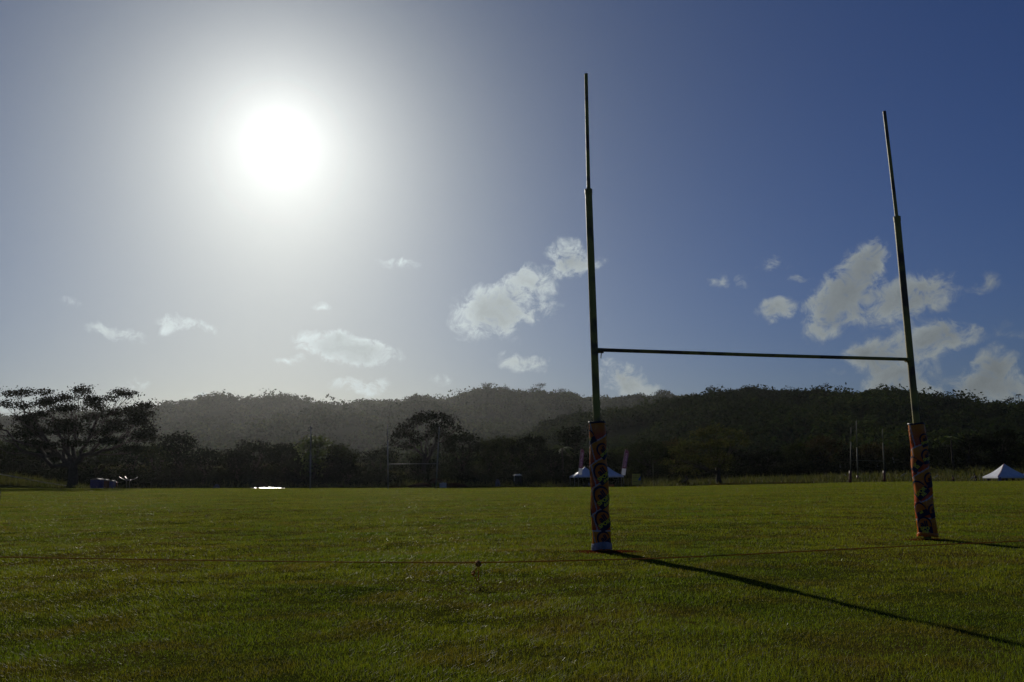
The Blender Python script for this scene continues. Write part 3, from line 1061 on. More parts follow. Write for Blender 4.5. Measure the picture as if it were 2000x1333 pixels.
def make_pad(root, axis0, axis1, z0, z1, rfun, seams, badges, face, seed, detail=True):
    """sleeve round the line axis0-axis1; face = heading of the side turned to the camera"""
    r = np.random.default_rng(seed)
    a0, a1 = Vector(axis0), Vector(axis1)
    ux = Vector((math.cos(face), math.sin(face), 0))
    uy = Vector((-math.sin(face), math.cos(face), 0))

    def cen(z):
        return a0.lerp(a1, (z - a0.z) / (a1.z - a0.z))

    def R(w, z):
        q = rfun(z)
        return q * (1 + .045 * math.sin(w * 3 + z * 9 + seed) + .07 * (float(fbm(w * 1.6 + seed * 9, z * 5, 3)) - .5))

    def surf(s, z, off=0.0):
        """s metres right of the centre line as the camera sees it"""
        w = s / rfun(z)
        q = R(w, z) + off
        # right as seen from the camera, facing it
        return cen(z) + ux * math.cos(w) * q + uy * math.sin(w) * q
    nw, nz = 72, int((z1 - z0) / .016)
    V, F, Cc = [], [], []
    for j in range(nz + 1):
        z = lerp(z0, z1, j / nz)
        for i in range(nw):
            w = -math.pi + 2 * math.pi * i / nw
            V.append(tuple(surf(w * rfun(z), z)))
    sm = sorted([z1 + .02] + [s_[0] for s_ in seams] + [z0 - .05], reverse=True)

    def paint(s, z):
        # seams: (height at centre, slope)
        per = math.pi * 2 * rfun(z)
        tops = [(z1 + .03, 0.0)] + list(seams) + [(z0 - .10, 0.0)]
        wob = .006 * math.sin(s * 30 + z * 7)
        for (za, sl), (zb, slb) in zip(tops[:-1], tops[1:]):
            zt, zbm = za + sl * s, zb + slb * s
            if zbm - .0 <= z < zt + 1e-6:
                if zt - z < .016 + abs(wob) * .4 and za < z1:
                    return (.38, .38, .42)
                f = (z - zbm) / max(.05, zt - zbm)
                g = s / rfun(z)
                # slanting inner line from the panel's left top to its foot
                line = -1.0 + (1 - f) * .62
                per_w = (g + math.pi - line) % (2 * math.pi) + line - math.pi
                if abs(g - line) < .055:
                    return (.34, .34, .38)
                base = (lerp(.42, .52, f), lerp(.045, .20, f), .012)
                if g < line:
                    base = (lerp(.38, .48, f), lerp(.045, .16, f), .010)
                return base
        return (.3, .1, .02)
    me = bpy.data.meshes.new('pad')
    for j in range(nz):
        for i in range(nw):
            F.append((j * nw + i, j * nw + (i + 1) % nw, (j + 1) * nw + (i + 1) % nw, (j + 1) * nw + i))
    # closing ring at the top, folded in
    n0 = len(V)
    for i in range(nw):
        w = -math.pi + 2 * math.pi * i / nw
        p = surf(w * rfun(z1), z1)
        V.append(tuple(cen(z1).lerp(p, .5) + Vector((0, 0, -.012))))
    for i in range(nw):
        F.append((nz * nw + i, nz * nw + (i + 1) % nw, n0 + (i + 1) % nw, n0 + i))
    me.from_pydata(V, [], F)
    ca = me.color_attributes.new('print', 'FLOAT_COLOR', 'POINT')
    buf = np.ones((len(V), 4), np.float32)
    for j in range(nz + 1):
        z = lerp(z0, z1, j / nz)
        for i in range(nw):
            w = -math.pi + 2 * math.pi * i / nw
            buf[j * nw + i, :3] = paint(w * rfun(z), z)
    buf[n0:, :3] = (.05, .05, .08)
    ca.data.foreach_set('color', buf.ravel())
    me.polygons.foreach_set('use_smooth', np.ones(len(me.polygons), dtype=bool))
    me.materials.append(M_vinyl)
    pad = bpy.data.objects.new('pad', me)
    col.objects.link(pad)
    pad.parent = root
    # rim and hem
    for nm, zz, rr, hh, mt in (('rim', z1 + .004, 1.02, .028, M_darkstrap), ('hem', z0 + (.055 if seed == 1 else .03), 1.05 if seed == 1 else 1.03, .10 if seed == 1 else .06, M_silver if seed == 1 else M_orange)):
        mb = MB()
        V2, F2 = [], []
        for j, (dz, k) in enumerate(((-.5, 1.02), (-.2, 1.05), (.25, 1.045), (.5, 1.0))):
            for i in range(48):
                w = -math.pi + 2 * math.pi * i / 48
                z = zz + dz * hh + (.018 * math.sin(w * 2 + seed) if nm == 'hem' else .005 * math.sin(w * 3))
                zc = min(max(z, z0), z1)
                p = surf(w * rfun(zc), zc)
                c = cen(z)
                q = c + (p - cen(zc)) * k * rr
                V2.append((q.x, q.y, z))
        for j in range(3):
            for i in range(48):
                F2.append((j * 48 + i, j * 48 + (i + 1) % 48, (j + 1) * 48 + (i + 1) % 48, (j + 1) * 48 + i))
        mb.add(V2, F2)
        mb.build(nm, mt, pad, smooth=True)
    # printed badges: navy arc, orange field, lettering
    for (s0, zc, size, rot, kind) in badges:
        def place(V, off):
            c, s = math.cos(rot), math.sin(rot)
            return [tuple(surf(s0 + x * c - y * s, min(max(zc + x * s + y * c, z0), z1), off)) for x, y in V]
        field, arc = MB(), MB()
        n = 26
        # field: rings of a disc so that it follows the sleeve
        Vd, Fd = [], []
        for q in range(5):
            for i in range(n):
                w = 2 * math.pi * i / n
                Vd.append((math.cos(w) * size * .82 * q / 4, math.sin(w) * size * 1.0 * q / 4))
        for q in range(4):
            for i in range(n):
                Fd.append((q * n + i, q * n + (i + 1) % n, (q + 1) * n + (i + 1) % n, (q + 1) * n + i))
        field.add(place(Vd, .004), Fd)
        Va, Fa = [], []
        for i in range(n + 1):
            w = math.radians(lerp(-5, 215, i / n))
            th = size * (.10 + .16 * math.sin(math.pi * i / n))
            for q in (0, .5, 1):
                Va.append((math.cos(w) * (size * .84 + th * q), math.sin(w) * (size * 1.02 + th * q)))
        for i in range(n):
            for q in range(2):
                k = i * 3 + q
                Fa.append((k, k + 1, k + 4, k + 3))
        arc.add(place(Va, .006), Fa)
        # navy block behind the lower lettering
        Vb, Fb = [], []
        for a in range(7):
            for b_ in range(5):
                Vb.append((size * (-.95 + 1.9 * a / 6), size * (-1.15 + .95 * b_ / 4)))
        for a in range(6):
            for b_ in range(4):
                k = a * 5 + b_
                Fb.append((k, k + 5, k + 6, k + 1))
        arc.add(place(Vb, .007), Fb)
        fo = field.build('badge', M_orange, pad, smooth=True)
        arc.build('badge_outline', M_navy, pad)
        l1, l2 = MB(), MB()
        top_, mid_, low_ = kind
        for txt, sz, dy, dst in ((top_, 1.05, .22, l1), (mid_, .62, -.40, l2), (low_, .50, -.86, l2)):
            if not txt:
                continue
            Vt, Ft = text_geo(txt, size * sz)
            dst.add(place([(x, y + dy * size) for x, y, z in Vt], .010 if dst is l1 else .012), Ft)
        l1.build('lettering', M_navy, pad)
        l2.build('lettering', M_yellow, pad)
    return pad


# the plane of the near goal
TH = .2562
PL0 = Vector((1.262, 11.86, 0))
PLD = Vector((math.cos(TH), math.sin(TH), 0))
PLN = Vector((-math.sin(TH), math.cos(TH), 0))


def on_goal(u, v):
    d = Vector(ray(u, v))
    o = Vector((0, 0, EYE))
    return o + d * ((PL0 - o).dot(PLN) / d.dot(PLN))


def near_goal():
    root = empty('rugby_goal', (PL0 + PLD * 2.7))
    tag(root, 'near olive rugby goal posts with printed pads round both feet', 'rugby goal')
    ri = root.location.copy()

    def loc(p):
        return Vector(p) - ri
    ends = []
    for side, base, joint, topp, in (('l', (1175.6, 1079), (1149.4, 372), (1144.6, 145)), ('r', (1811.5, 1051), (1751.8, 425), (1727.2, 218))):
        b, j, t = on_goal(*base), on_goal(*joint), on_goal(*topp)
        b.z = min(b.z, gz(b.x, b.y) - .02)
        post = MB().tube([loc(b), loc(b.lerp(j, .5)), loc(j)], [.0575, .0565, .055], 20).build('post', M_pole, root, smooth=True)
        m = post.modifiers.new('edge', 'EDGE_SPLIT')
        up_ = MB().tube([loc(j.lerp(b, .03)), loc(j.lerp(t, .5)), loc(t)], [.030, .0295, .029], 16)
        u_ = up_.build('upper_tube', M_pole, post, smooth=True)
        u_.modifiers.new('edge', 'EDGE_SPLIT')
        MB().tube([loc(j.lerp(b, .012)), loc(j + (t - j).normalized() * .012)], [.0605, .0605], 20).build('collar', M_pole, post)
        ends.append((b, j))
    # crossbar
    cl_, cr_ = on_goal(1163, 683.5), on_goal(1781, 702.5)
    MB().tube([loc(cl_), loc(cl_.lerp(cr_, .5) - Vector((0, 0, .006))), loc(cr_)], .0285, 16).build('crossbar', M_pole, root, smooth=True)
    d = (cr_ - cl_).normalized()
    for p, sg, lean in ((cl_, 1, -.012), (cr_, -1, .02)):
        q0, q1 = p + d * sg * .03, p + d * sg * .125
        br = MB().tube([loc(q0 - Vector((0, 0, .012))), loc(q1 - Vector((0, 0, .012)))], .041, 14)
        bro = br.build('bracket', M_pole, root, smooth=False)
        qm = p + d * sg * .095
        MB().tube([loc(qm - Vector((0, 0, .04))), loc(qm + Vector((lean, 0, -.13)))], .0075, 8).build('pin', M_pole, bro)
    # pads
    for k, (b, j) in enumerate(ends):
        face = math.atan2(-b.y, -b.x)
        bb, jj = loc(b), loc(j)
        if k == 0:
            seams = [(1.62, .50), (1.33, .55), (.985, .62), (.615, .55), (.315, .0)]
            badges = [(.085, 1.455, .095, .62, ('all', 'SPORT', '')), (.055, 1.13, .125, .60, ('all', 'SPORT', 'drink')),
                      (.045, .79, .13, .58, ('all', 'SPORT', 'drink')), (.045, .455, .12, .55, ('all', 'SPORT', '')),
                      (.050, .18, .10, .5, ('all', '', '')), (-.13, 1.66, .09, .4, ('', 'SP', '')), (-.30, 1.2, .12, .5, ('all', 'SPORT', '')), (-.30, .6, .12, .5, ('all', 'SPORT', '')), (.34, 1.0, .12, .5, ('all', 'SPORT', ''))]
            make_pad(root, bb, jj, .03, 1.872, lambda z: .139 - .016 * z / 1.87, seams, badges, face, 1)
        else:
            seams = [(1.52, .40), (1.09, .55), (.62, .50), (.34, .12)]
            badges = [(-.115, 1.22, .11, .9, ('', 'SP', 'RE')), (-.065, .80, .125, .75, ('', 'SPOR', 'RE')), (-.07, .47, .10, .4, ('', 'all', '')),
                      (-.025, .22, .115, .1, ('all', 'SPO', 'FRE')), (.115, 1.60, .09, .3, ('all', 'SPORT', '')), (.125, 1.33, .10, .2, ('all', 'SPORT', '')), (.14, .95, .10, .3, ('all', '', '')), (.14, .45, .09, .3, ('all', '', ''))]
            make_pad(root, bb, jj, .045, 1.87, lambda z: .150 - .024 * z / 1.87, seams, badges, face, 2)
    return root


near_goal()

M_fpad = mat('faded orange pad', (.16, .045, .02), (.11, .035, .03), scale=3, rough=.5)


def far_goal(label, y0, y1, l, r, cbv, pads, m):
    (ub, vb), (ut, vt) = l
    (wb, xb), (wt, xt) = r
    B0, T0, B1, T1_ = at(ub, vb, y0), at(ut, vt, y0), at(wb, xb, y1), at(wt, xt, y1)
    B0.z, B1.z = gz(B0.x, B0.y) - .05, gz(B1.x, B1.y) - .05
    root = empty('rugby_goal', B0)
    tag(root, label, 'rugby goal')
    lo = lambda p: Vector(p) - B0
    for b, t in ((B0, T0), (B1, T1_)):
        j = b.lerp(t, .74)
        po = MB().tube([lo(b), lo(j)], .06, 10).build('post', m, root, smooth=True)
        MB().tube([lo(j), lo(t)], .042, 8).build('upper_tube', m, po, smooth=True)
        if pads:
            c0, c1 = b.lerp(t, .012), b.lerp(t, .22)
            MB().tube([lo(c0), lo(c0.lerp(c1, .3)), lo(c0.lerp(c1, .7)), lo(c1)], [.19, .17, .18, .15], 12).build('pad', M_fpad, root, smooth=True)
    c0 = B0.lerp(T0, (cbv[0] - vb) / (vt - vb))
    c1 = B1.lerp(T1_, (cbv[1] - xb) / (xt - xb))
    MB().tube([lo(c0), lo(c1)], .03, 8).build('crossbar', m, root, smooth=True)
    return root


far_goal('far grey goal posts without pads before the open-crowned tree', 93, 93, ((758, 953), (756.8, 829)), ((851.3, 955), (858, 834)), (904.5, 905), False, M_pole_far)
M_pole_dull = mat('dull pole', (.13, .135, .09), (.09, .09, .06), scale=3, rough=.65, spec=.15)
far_goal('far right goal posts with orange pads at the edge of the pitch', 104, 107, ((1660.6, 944), (1662.4, 835)), ((1727.8, 942), (1723.3, 838)), (899.5, 901), True, M_pole_dull)


def lone_pole(name, label, u, y, v0, v1, rad_, m, cat='pole', u1=None, pad=None, group=None):
    b = at(u, v0, y)
    b.z = min(b.z, gz(b.x, b.y)) - .1
    t = at(u1 or u, v1, y)
    if pad or name == 'tall_pole':
        root = empty(name, b)
        tag(root, label, cat, group)
        lo = lambda p: Vector(p) - b
        MB().tube([lo(b), lo(b.lerp(t, .55))], rad_ * 1.15, 10).build('lower_tube', m, root, smooth=True)
        MB().tube([lo(b.lerp(t, .55)), lo(t)], rad_ * .85, 10).build('upper_tube', m, root, smooth=True)
        if pad:
            MB().tube([lo(b), lo(b.lerp(t, pad * .5)), lo(b.lerp(t, pad))], [.22, .19, .17], 10).build('pad', M_fpad, root, smooth=True)
        return root
    o = MB().tube([(0, 0, 0), (t - b) * .5, t - b], [rad_, rad_ * .9, rad_ * .75], 8).build(name, m, smooth=True)
    o.location = b
    tag(o, label, cat, group)
    return o


lone_pole('tall_pole', 'tall single grey pole before the pointed tree', 606, 102, 949, 833, .075, M_pole_far, u1=607.3)
lone_pole('tall_pole', 'thin tall brownish pole just inside the far right goal', 1675, 128, 933, 822, .08, M_pole_dull, u1=1672.5, pad=.08)
lone_pole('fence_post', 'thin pale post left of the far right goal', 1641, 150, 932, 908, .11, M_pole_far, 'post')
lone_pole('fence_post', 'thin pale post just left of the right far upright', 1713.6, 150, 930, 906, .10, M_pole_far, 'post')
lone_pole('fence_post', 'dark post between the far left uprights', 800, 140, 938, 898, .10, M_pole_dull, 'post')
lone_pole('fence_post', 'thin post on the bank right of the yellow board', 1275.5, 128, 943, 906, .05, M_pole_dull, 'post')
lone_pole('fence_post', 'thin grey stake rising behind the black toilet', 1009, 140, 940, 905, .05, M_pole_dull, 'post')
lone_pole('fence_post', 'short stake standing left of the right tent', 1914.5, 121, 945, 932, .05, M_pole_dull, 'post')
# bare sapling
sp = [at(1743, 893, 152), at(1746, 903, 152), at(1749, 911, 152), at(1749.5, 928, 152)]
sp0 = sp[-1].copy()
sp0.z = min(sp0.z, gz(sp0.x, sp0.y)) - .1
root = empty('bare_sapling', sp0)
tag(root, 'bare crooked pale sapling right of the far right goal', 'tree')
MB().tube([Vector((0, 0, 0)), sp[2] - sp0, sp[1] - sp0, sp[0] - sp0], [.13, .11, .08, .05], 7).build('trunk', mat('pale bark', (.22, .22, .19), (.14, .14, .12), scale=4, rough=.8), root, smooth=True)
MB().tube([sp[1] - sp0, at(1750, 896, 152) - sp0], [.05, .03], 6).tube([sp[2] - sp0, at(1742, 904, 152) - sp0], [.05, .02], 6).build('branch', M_bark, root, smooth=True)

# leaning stays along the bank
for (ua, va, ub_, vb_, y, lab) in [(1755, 934, 1767, 925, 132, 'pale stay leaning on the bank just right of the far right goal'), (1822.5, 936.5, 1832, 928, 128, 'pale stay leaning right behind the padded right goal post'),
                                   (1893, 939, 1901, 931.5, 126, 'pale stay leaning beside the walking person'), (1650, 927, 1655.5, 933, 134, 'faint stay leaning the other way left of the far right goal')]:
    a_, b_ = at(ua, va, y), at(ub_, vb_, y)
    lo_, hi_ = (a_, b_) if a_.z < b_.z else (b_, a_)
    e = lo_ - (hi_ - lo_) * .35
    o = MB().tube([(0, 0, 0), hi_ - e], .06, 8).build('leaning_stay', M_pole_far, smooth=True)
    o.location = e
    tag(o, lab, 'stay', 'leaning stays on the bank')

# ------------------------------------------------------------------ rope
M_rope = mat('rope', (.62, .30, .05), (.44, .20, .03), scale=60, rough=.7, spec=.3, bump=.6, bscale=200, trans=.25)
RP = [(-900, 1068), (-300, 1083), (0, 1088.5), (250, 1092.5), (500, 1096.5), (720, 1098.7), (933, 1099.5), (1090, 1096), (1250, 1092), (1400, 1086), (1520, 1080), (1700, 1070.5), (1860, 1063), (2000, 1057), (2300, 1040), (2900, 1005)]


def rope_pt(u, v, z=.215):
    d = ray(u, v)
    t = (z - EYE) / d[2]
    return Vector((d[0] * t, d[1] * t, z))


ctrl = [rope_pt(*p) for p in RP]
ctrl[0].z = .02
ctrl[-1].z = .02
us_ = np.array([p[0] for p in RP], float)
fine = np.linspace(us_[0], us_[-1], 260)
px_ = [np.interp(fine, us_, [c[i] for c in ctrl]) for i in range(3)]
ker = np.ones(9) / 9
px_ = [np.concatenate([p[:4], np.convolve(p, ker, 'valid'), p[-4:]]) for p in px_]
kn = rope_pt(933, 1100)
root = empty('rope', kn)
tag(root, 'orange barrier rope strung low across the grass before the goal', 'rope')
pts = [Vector(p) - kn for p in zip(*px_)]
MB().tube(pts, .0062, 7).build('cord', M_rope, root, smooth=True)


def at_rel(u, v, dy=0.0):
    return at(u, v, kn.y + dy) - kn


kb = MB()
r = np.random.default_rng(4)
for i in range(5):
    a0 = r.uniform(0, 6.28)
    ring = []
    for k in range(9):
        w = 2 * math.pi * k / 8
        p = Vector((math.cos(w) * .022, math.sin(w) * .017, math.sin(w + a0) * .016))
        ring.append(Matrix.Rotation(a0 + i, 3, 'X') @ p + at_rel(934, 1101) + Vector((r.uniform(-.006, .006), 0, r.uniform(-.01, .008))))
    kb.tube(ring, .0085, 6)
kb.tube([at_rel(931, 1099), at_rel(934, 1097, -.02), at_rel(937.5, 1101, -.02), at_rel(939, 1106, -.01)], .009, 6)
kb.build('knot', M_rope, root, smooth=True)
MB().tube([at_rel(934, 1104), at_rel(930, 1111, -.03), at_rel(926, 1118, -.04), at_rel(924, 1122, -.03), at_rel(928, 1128, -.03), at_rel(933, 1137.5, -.02)], .0062, 6).tube(
    [at_rel(922, 1118, -.04), at_rel(925, 1116, -.06), at_rel(928, 1120, -.05), at_rel(923, 1124, -.03), at_rel(921.5, 1120, -.03)], .008, 6).build('loose_end', M_rope, root, smooth=True)
MB().tube([at_rel(936, 1104), at_rel(935, 1112, -.02), at_rel(934.5, 1124, -.02), at_rel(935.5, 1138, -.02)], .0055, 6).build('loose_end', M_rope, root, smooth=True)

# ------------------------------------------------------------------ tents and banners
M_canvas = mat('white canvas', (.62, .64, .70), (.52, .54, .60), scale=1.5, rough=.5, spec=.3, trans=.10)
M_steel = mat('tent frame', (.25, .25, .26), rough=.4, metal=.6)
M_redtrim = mat('pink trim', (.45, .10, .14), rough=.6)


def tent(label, u, y, vpeak, veave, half, rot, group, trim=False, wall=False):
    pk = at(u, vpeak, y)
    ev = at(u, veave, y)
    g = gz(pk.x, y)
    root = empty('canopy_tent', (pk.x, y, min(g, ev.z - 1.9)), rot)
    tag(root, label, 'tent', group)
    b = root.location.z
    he, hp = ev.z - b, pk.z - b
    V, F = [], []
    n = 8
    cs = [(-half, -half), (half, -half), (half, half), (-half, half)]
    for k in range(4):
        (x0, y0), (x1, y1) = cs[k], cs[(k + 1) % 4]
        for j in range(n + 1):
            f = j / n
            sag = -.10 * math.sin(math.pi * f) * (hp - he)
            for i in range(n + 1):
                g_ = i / n
                ex, ey = lerp(x0, x1, g_), lerp(y0, y1, g_)
                V.append((ex * (1 - f), ey * (1 - f), lerp(he, hp, f) + sag - .03 * math.sin(math.pi * g_) * (1 - f)))
        base = k * (n + 1) ** 2
        for j in range(n):
            for i in range(n):
                q = base + j * (n + 1) + i
                F.append((q, q + 1, q + n + 2, q + n + 1))
        # valance
        m0 = len(V)
    for k in range(4):
        (x0, y0), (x1, y1) = cs[k], cs[(k + 1) % 4]
        m0 = len(V)
        for i in range(n + 1):
            g_ = i / n
            V.append((lerp(x0, x1, g_) * 1.003, lerp(y0, y1, g_) * 1.003, he + .004 - .03 * math.sin(math.pi * g_)))
            V.append((lerp(x0, x1, g_) * 1.006, lerp(y0, y1, g_) * 1.006, he - .22))
        for i in range(n):
            F.append((m0 + 2 * i, m0 + 2 * i + 2, m0 + 2 * i + 3, m0 + 2 * i + 1))
    can = MB().add(V, F).build('canopy', M_canvas, root)
    if trim:
        tb = MB()
        for (x, y_) in cs[:1]:
            tb.tube([(x, y_, he + .02), (x * .5, y_ * .5, lerp(he, hp, .5) - .05 * (hp - he)), (0, 0, hp + .03)], .035, 6)
        tb.build('piping', M_redtrim, can)
    for (x, y_) in cs:
        MB().tube([(x * .98, y_ * .98, -.05), (x * .98, y_ * .98, he)], .03, 8).build('leg', M_steel, root)
    fr = MB()
    for k in range(4):
        (x0, y0), (x1, y1) = cs[k], cs[(k + 1) % 4]
        fr.tube([(x0 * .98, y0 * .98, he - .1), (x1 * .98, y1 * .98, he - .1)], .022, 6)
    fr.build('frame', M_steel, root)
    if wall:
        V2, F2 = [], []
        for i in range(9):
            f = i / 8
            for j in range(9):
                g_ = j / 8
                V2.append((cs[0][0] + .05 + .5 * f * (1 - g_ * .3) + .05 * math.sin(f * 9), cs[0][1] + .08 * math.sin(f * 12 + g_ * 2), lerp(.2, he - .1, g_)))
        for i in range(8):
            for j in range(8):
                q = i * 9 + j
                F2.append((q, q + 9, q + 10, q + 1))
        MB().add(V2, F2).build('side_cloth', mat('violet cloth', (.08, .06, .22), (.05, .04, .14), scale=3, rough=.6), root, smooth=True)
    return root


tent('white pyramid tent on the left of the pair behind the near padded post', 1142, 124, 912, 930, 2.05, .10, 'white tents by the field')
tent('white pyramid tent on the right of the pair, beside the leaning banner', 1187, 126, 912, 930, 2.05, .08, 'white tents by the field')
tent('largest white tent with a pink-edged corner, people sitting under it', 1961, 116, 906, 931, 2.15, -.08, 'white tents by the field', True, True)
tent('white tent just showing its tip at the right edge of the picture', 2032, 124, 909, 931, 2.6, .5, 'white tents by the field')

M_flag = mat('purple red banner', (.05, .034, .10), (.09, .035, .06), scale=.9, rough=.6, spec=.2, trans=.3, coord='Object', stretch=(1, 1, .25), p0=.42, p1=.58)
M_flagw = mat('white banner foot', (.36, .38, .46), rough=.6, trans=.2)
M_letter = mat('white banner print', (.40, .38, .42), rough=.6)


def banner(label, ub, vb, ut, vt, y, wpx, lean):
    b = at(ub, 951, y)
    b.z = min(b.z, gz(b.x, y))
    root = empty('feather_banner', b)
    tag(root, label, 'banner', 'feather banners by the tents')
    lo = lambda u, v: at(u, v, y) - b
    n = 14
    mastp = [Vector((0, 0, 0))] + [lo(lerp(ub, ut, (i / n) ** 1.3), lerp(vb, vt, i / n)) for i in range(n + 1)]
    MB().tube(mastp, .03, 7).build('mast', M_steel, root, smooth=True)

    def edge(f):
        x = lerp(ub, ut, f ** 1.3)
        v = lerp(vb, vt, f)
        w = wpx * (1 if f < .82 else math.sqrt(max(.02, 1 - ((f - .82) / .19) ** 2)) * .75 + .25)
        return x, v, w
    for nm, f0, f1, m in (('foot_panel', 0, .26, M_flagw), ('sail', .262, 1, M_flag)):
        V, F = [], []
        for i in range(n + 1):
            f = lerp(f0, f1, i / n)
            x, v, w = edge(f)
            for j in range(6):
                g = j / 5
                p = lo(x + w * g, v + .8 * g)
                p.y += .10 * math.sin(f * 9 + g * 3) * g
                V.append(p)
        for i in range(n):
            for j in range(5):
                q = i * 6 + j
                F.append((q, q + 1, q + 7, q + 6))
        po = MB().add(V, F).build(nm, m, root, smooth=True)
    # a column of white lettering
    mb = MB()
    r = np.random.default_rng(int(ub))
    for k in range(11):
        f = .34 + k * .050
        x, v, w = edge(f)
        for dx in (.30, .50, .66):
            if r.random() < .85:
                c = lo(x + w * (dx + r.uniform(-.04, .04)), v + .8 * dx)
                c.y += .10 * math.sin(f * 9 + dx * 3) * dx - .02
                mb.box(c, (.07, .01, .10))
    mb.build('lettering', M_letter, po)
    return root


banner('feather banner before the left white tent, standing upright', 1129.5, 928, 1135, 877, 118, 7.0, 0)
banner('feather banner at the right end of the tents, leaning right', 1213.5, 928, 1221.5, 878.5, 119, 8.0, 1)

# yellow board
bd = at(1243, 951, 120)
bd.z = gz(bd.x, 120)
root = empty('sign_board', bd)
tag(root, 'yellow sign board on two legs right of the feather banners', 'sign')
lo = lambda u, v: at(u, v, 120) - bd
a_, c_2 = lo(1234.5, 926), lo(1251.5, 947)
M_board = mat('yellow board', (.50, .44, .05), (.40, .30, .05), scale=1.2, rough=.6)
pn = MB().box(((a_.x + c_2.x) / 2, 0, (a_.z + c_2.z) / 2), (c_2.x - a_.x, .05, a_.z - c_2.z)).build('panel', M_board, root)
for x in (a_.x + .06, c_2.x - .06):
    MB().box((x, .035, (a_.z) / 2 - .1), (.05, .05, a_.z)).build('leg', M_bark, root)
MB().add([lo(1246.5, 937) + Vector((0, -.03, 0)), lo(1251, 930) + Vector((0, -.03, 0)), lo(1251.3, 939) + Vector((0, -.03, 0)), lo(1247, 938.5) + Vector((0, -.03, 0))], [(0, 1, 2, 3)]).build('blue_mark', mat('blue print', (.06, .10, .28), rough=.6), pn)
lt = MB()
for k, (ua, ub_, vv) in enumerate([(1236, 1244, 930), (1236, 1247, 933), (1237, 1243, 936), (1236, 1245, 941)]):
    p, q = lo(ua, vv), lo(ub_, vv)
    lt.box(((p.x + q.x) / 2, -.03, p.z), (q.x - p.x, .008, .05))
lt.build('lettering', mat('dark board print', (.10, .05, .015), rough=.7), pn)

# ------------------------------------------------------------------ toilets


def toilet(label, u, y, vtop, wid, m_body, m_roof, rot, group, hgt=2.3, edge=None):
    t = at(u, vtop, y)
    root = empty('portable_toilet', (t.x, y, t.z - hgt), rot)
    tag(root, label, 'toilet', group)
    w = wid
    MB().box((0, 0, hgt * .46), (w, w, hgt * .88)).build('body', m_body, root, bevel=.03)
    V, F = [], []
    for i in range(9):
        a = math.pi * i / 8
        x = -math.cos(a) * w * .53
        z = hgt * .902 + math.sin(a) * hgt * .09
        V += [(x, -w * .53, z), (x, w * .53, z)]
    for i in range(8):
        F.append((2 * i, 2 * i + 1, 2 * i + 3, 2 * i + 2))
    F.append(tuple(range(0, 18, 2)))
    F.append(tuple(reversed(range(1, 18, 2))))
    F.append((0, 16, 17, 1))
    MB().add(V, F).build('roof', m_roof, root)
    d_ = MB().box((0, -w * .5 - .012, hgt * .45), (w * .72, .03, hgt * .78)).build('door', m_body, root, bevel=.01)
    MB().box((w * .26, -w * .5 - .05, hgt * .45), (.05, .03, .12)).build('handle', M_steel, d_)
    MB().tube([(w * .36, w * .36, hgt * .85), (w * .36, w * .36, hgt * 1.03)], .05, 8).build('vent_pipe', m_roof, root)
    if edge:
        mb = MB()
        for k in range(7):
            mb.box((-w * .5 - .02, -w * .46, hgt * (.30 + .09 * k)), (.05, .06, .12))
        mb.build('side_trim', edge, root)
    return root


M_tblue = mat('blue plastic', (.012, .022, .20), (.01, .018, .15), scale=2, rough=.4, spec=.4)
M_tblue2 = mat('lighter blue plastic', (.02, .045, .24), rough=.4, spec=.4)
M_tred = mat('dark red plastic', (.10, .02, .015), rough=.5)
M_tgrey = mat('grey plastic roof', (.10, .10, .13), rough=.75, spec=.2)
M_tblack = mat('black plastic', (.010, .012, .012), (.016, .018, .018), scale=3, rough=.6, spec=.2)
M_twhite = mat('white plastic trim', (.75, .75, .72), rough=.25, spec=.6)
for (u, vt, y, wid, b_, r_, rot, lab) in [(190, 934.5, 117, 1.35, M_tblue, M_tgrey, .05, 'deep blue portable toilet, largest and leftmost of the row under the spreading tree'),
                                          (205.5, 936, 121, .95, M_tred, M_tgrey, .1, 'dark red portable toilet between the two blue ones'),
                                          (217.5, 938, 124, 1.0, M_tblue2, M_tgrey, .12, 'lighter blue portable toilet, right of the dark red one'),
                                          (226, 941, 128, .62, M_tred, M_tred, .2, 'narrow red cabin closing the right end of the toilet row')]:
    toilet(lab, u, y, vt, wid, b_, r_, rot, 'portable toilets in a row')
toilet('black portable toilet with a bright white roof on the bank', 1010.5, 124, 926.5, 1.12, M_tblack, M_twhite, .18, None, 2.15, M_twhite)

# metal frame with curved arms, bucket, drum
p0 = at(249, 954, 116)
p0.z = gz(p0.x, 116) - .1
root = empty('gazebo_frame', p0)
tag(root, 'metal frame with curved shining arms right of the blue toilets', 'frame')
lo = lambda u, v, d=0: at(u, v, 116 + d) - p0
M_shiny = mat('polished metal', (.10, .10, .10), rough=.4, metal=1.0)
for q in ([(250, 938), (243, 937.5), (238, 935.5), (233, 932)], [(250, 937), (247, 935), (244, 931.5)], [(250, 938), (258, 937.5), (263, 936), (268.5, 933)]):
    MB().tube([lo(*a_, d=.4 * i) for i, a_ in enumerate(q)], .055, 8).build('arm', M_shiny, root, smooth=True)
for ux_ in (247, 253):
    MB().tube([lo(ux_, 956), lo(ux_, 938)], .06, 8).build('leg', M_pole_dull, root)
MB().box(lo(250.5, 938.5), (.75, .3, .16)).build('hub', M_shiny, root, bevel=.03)


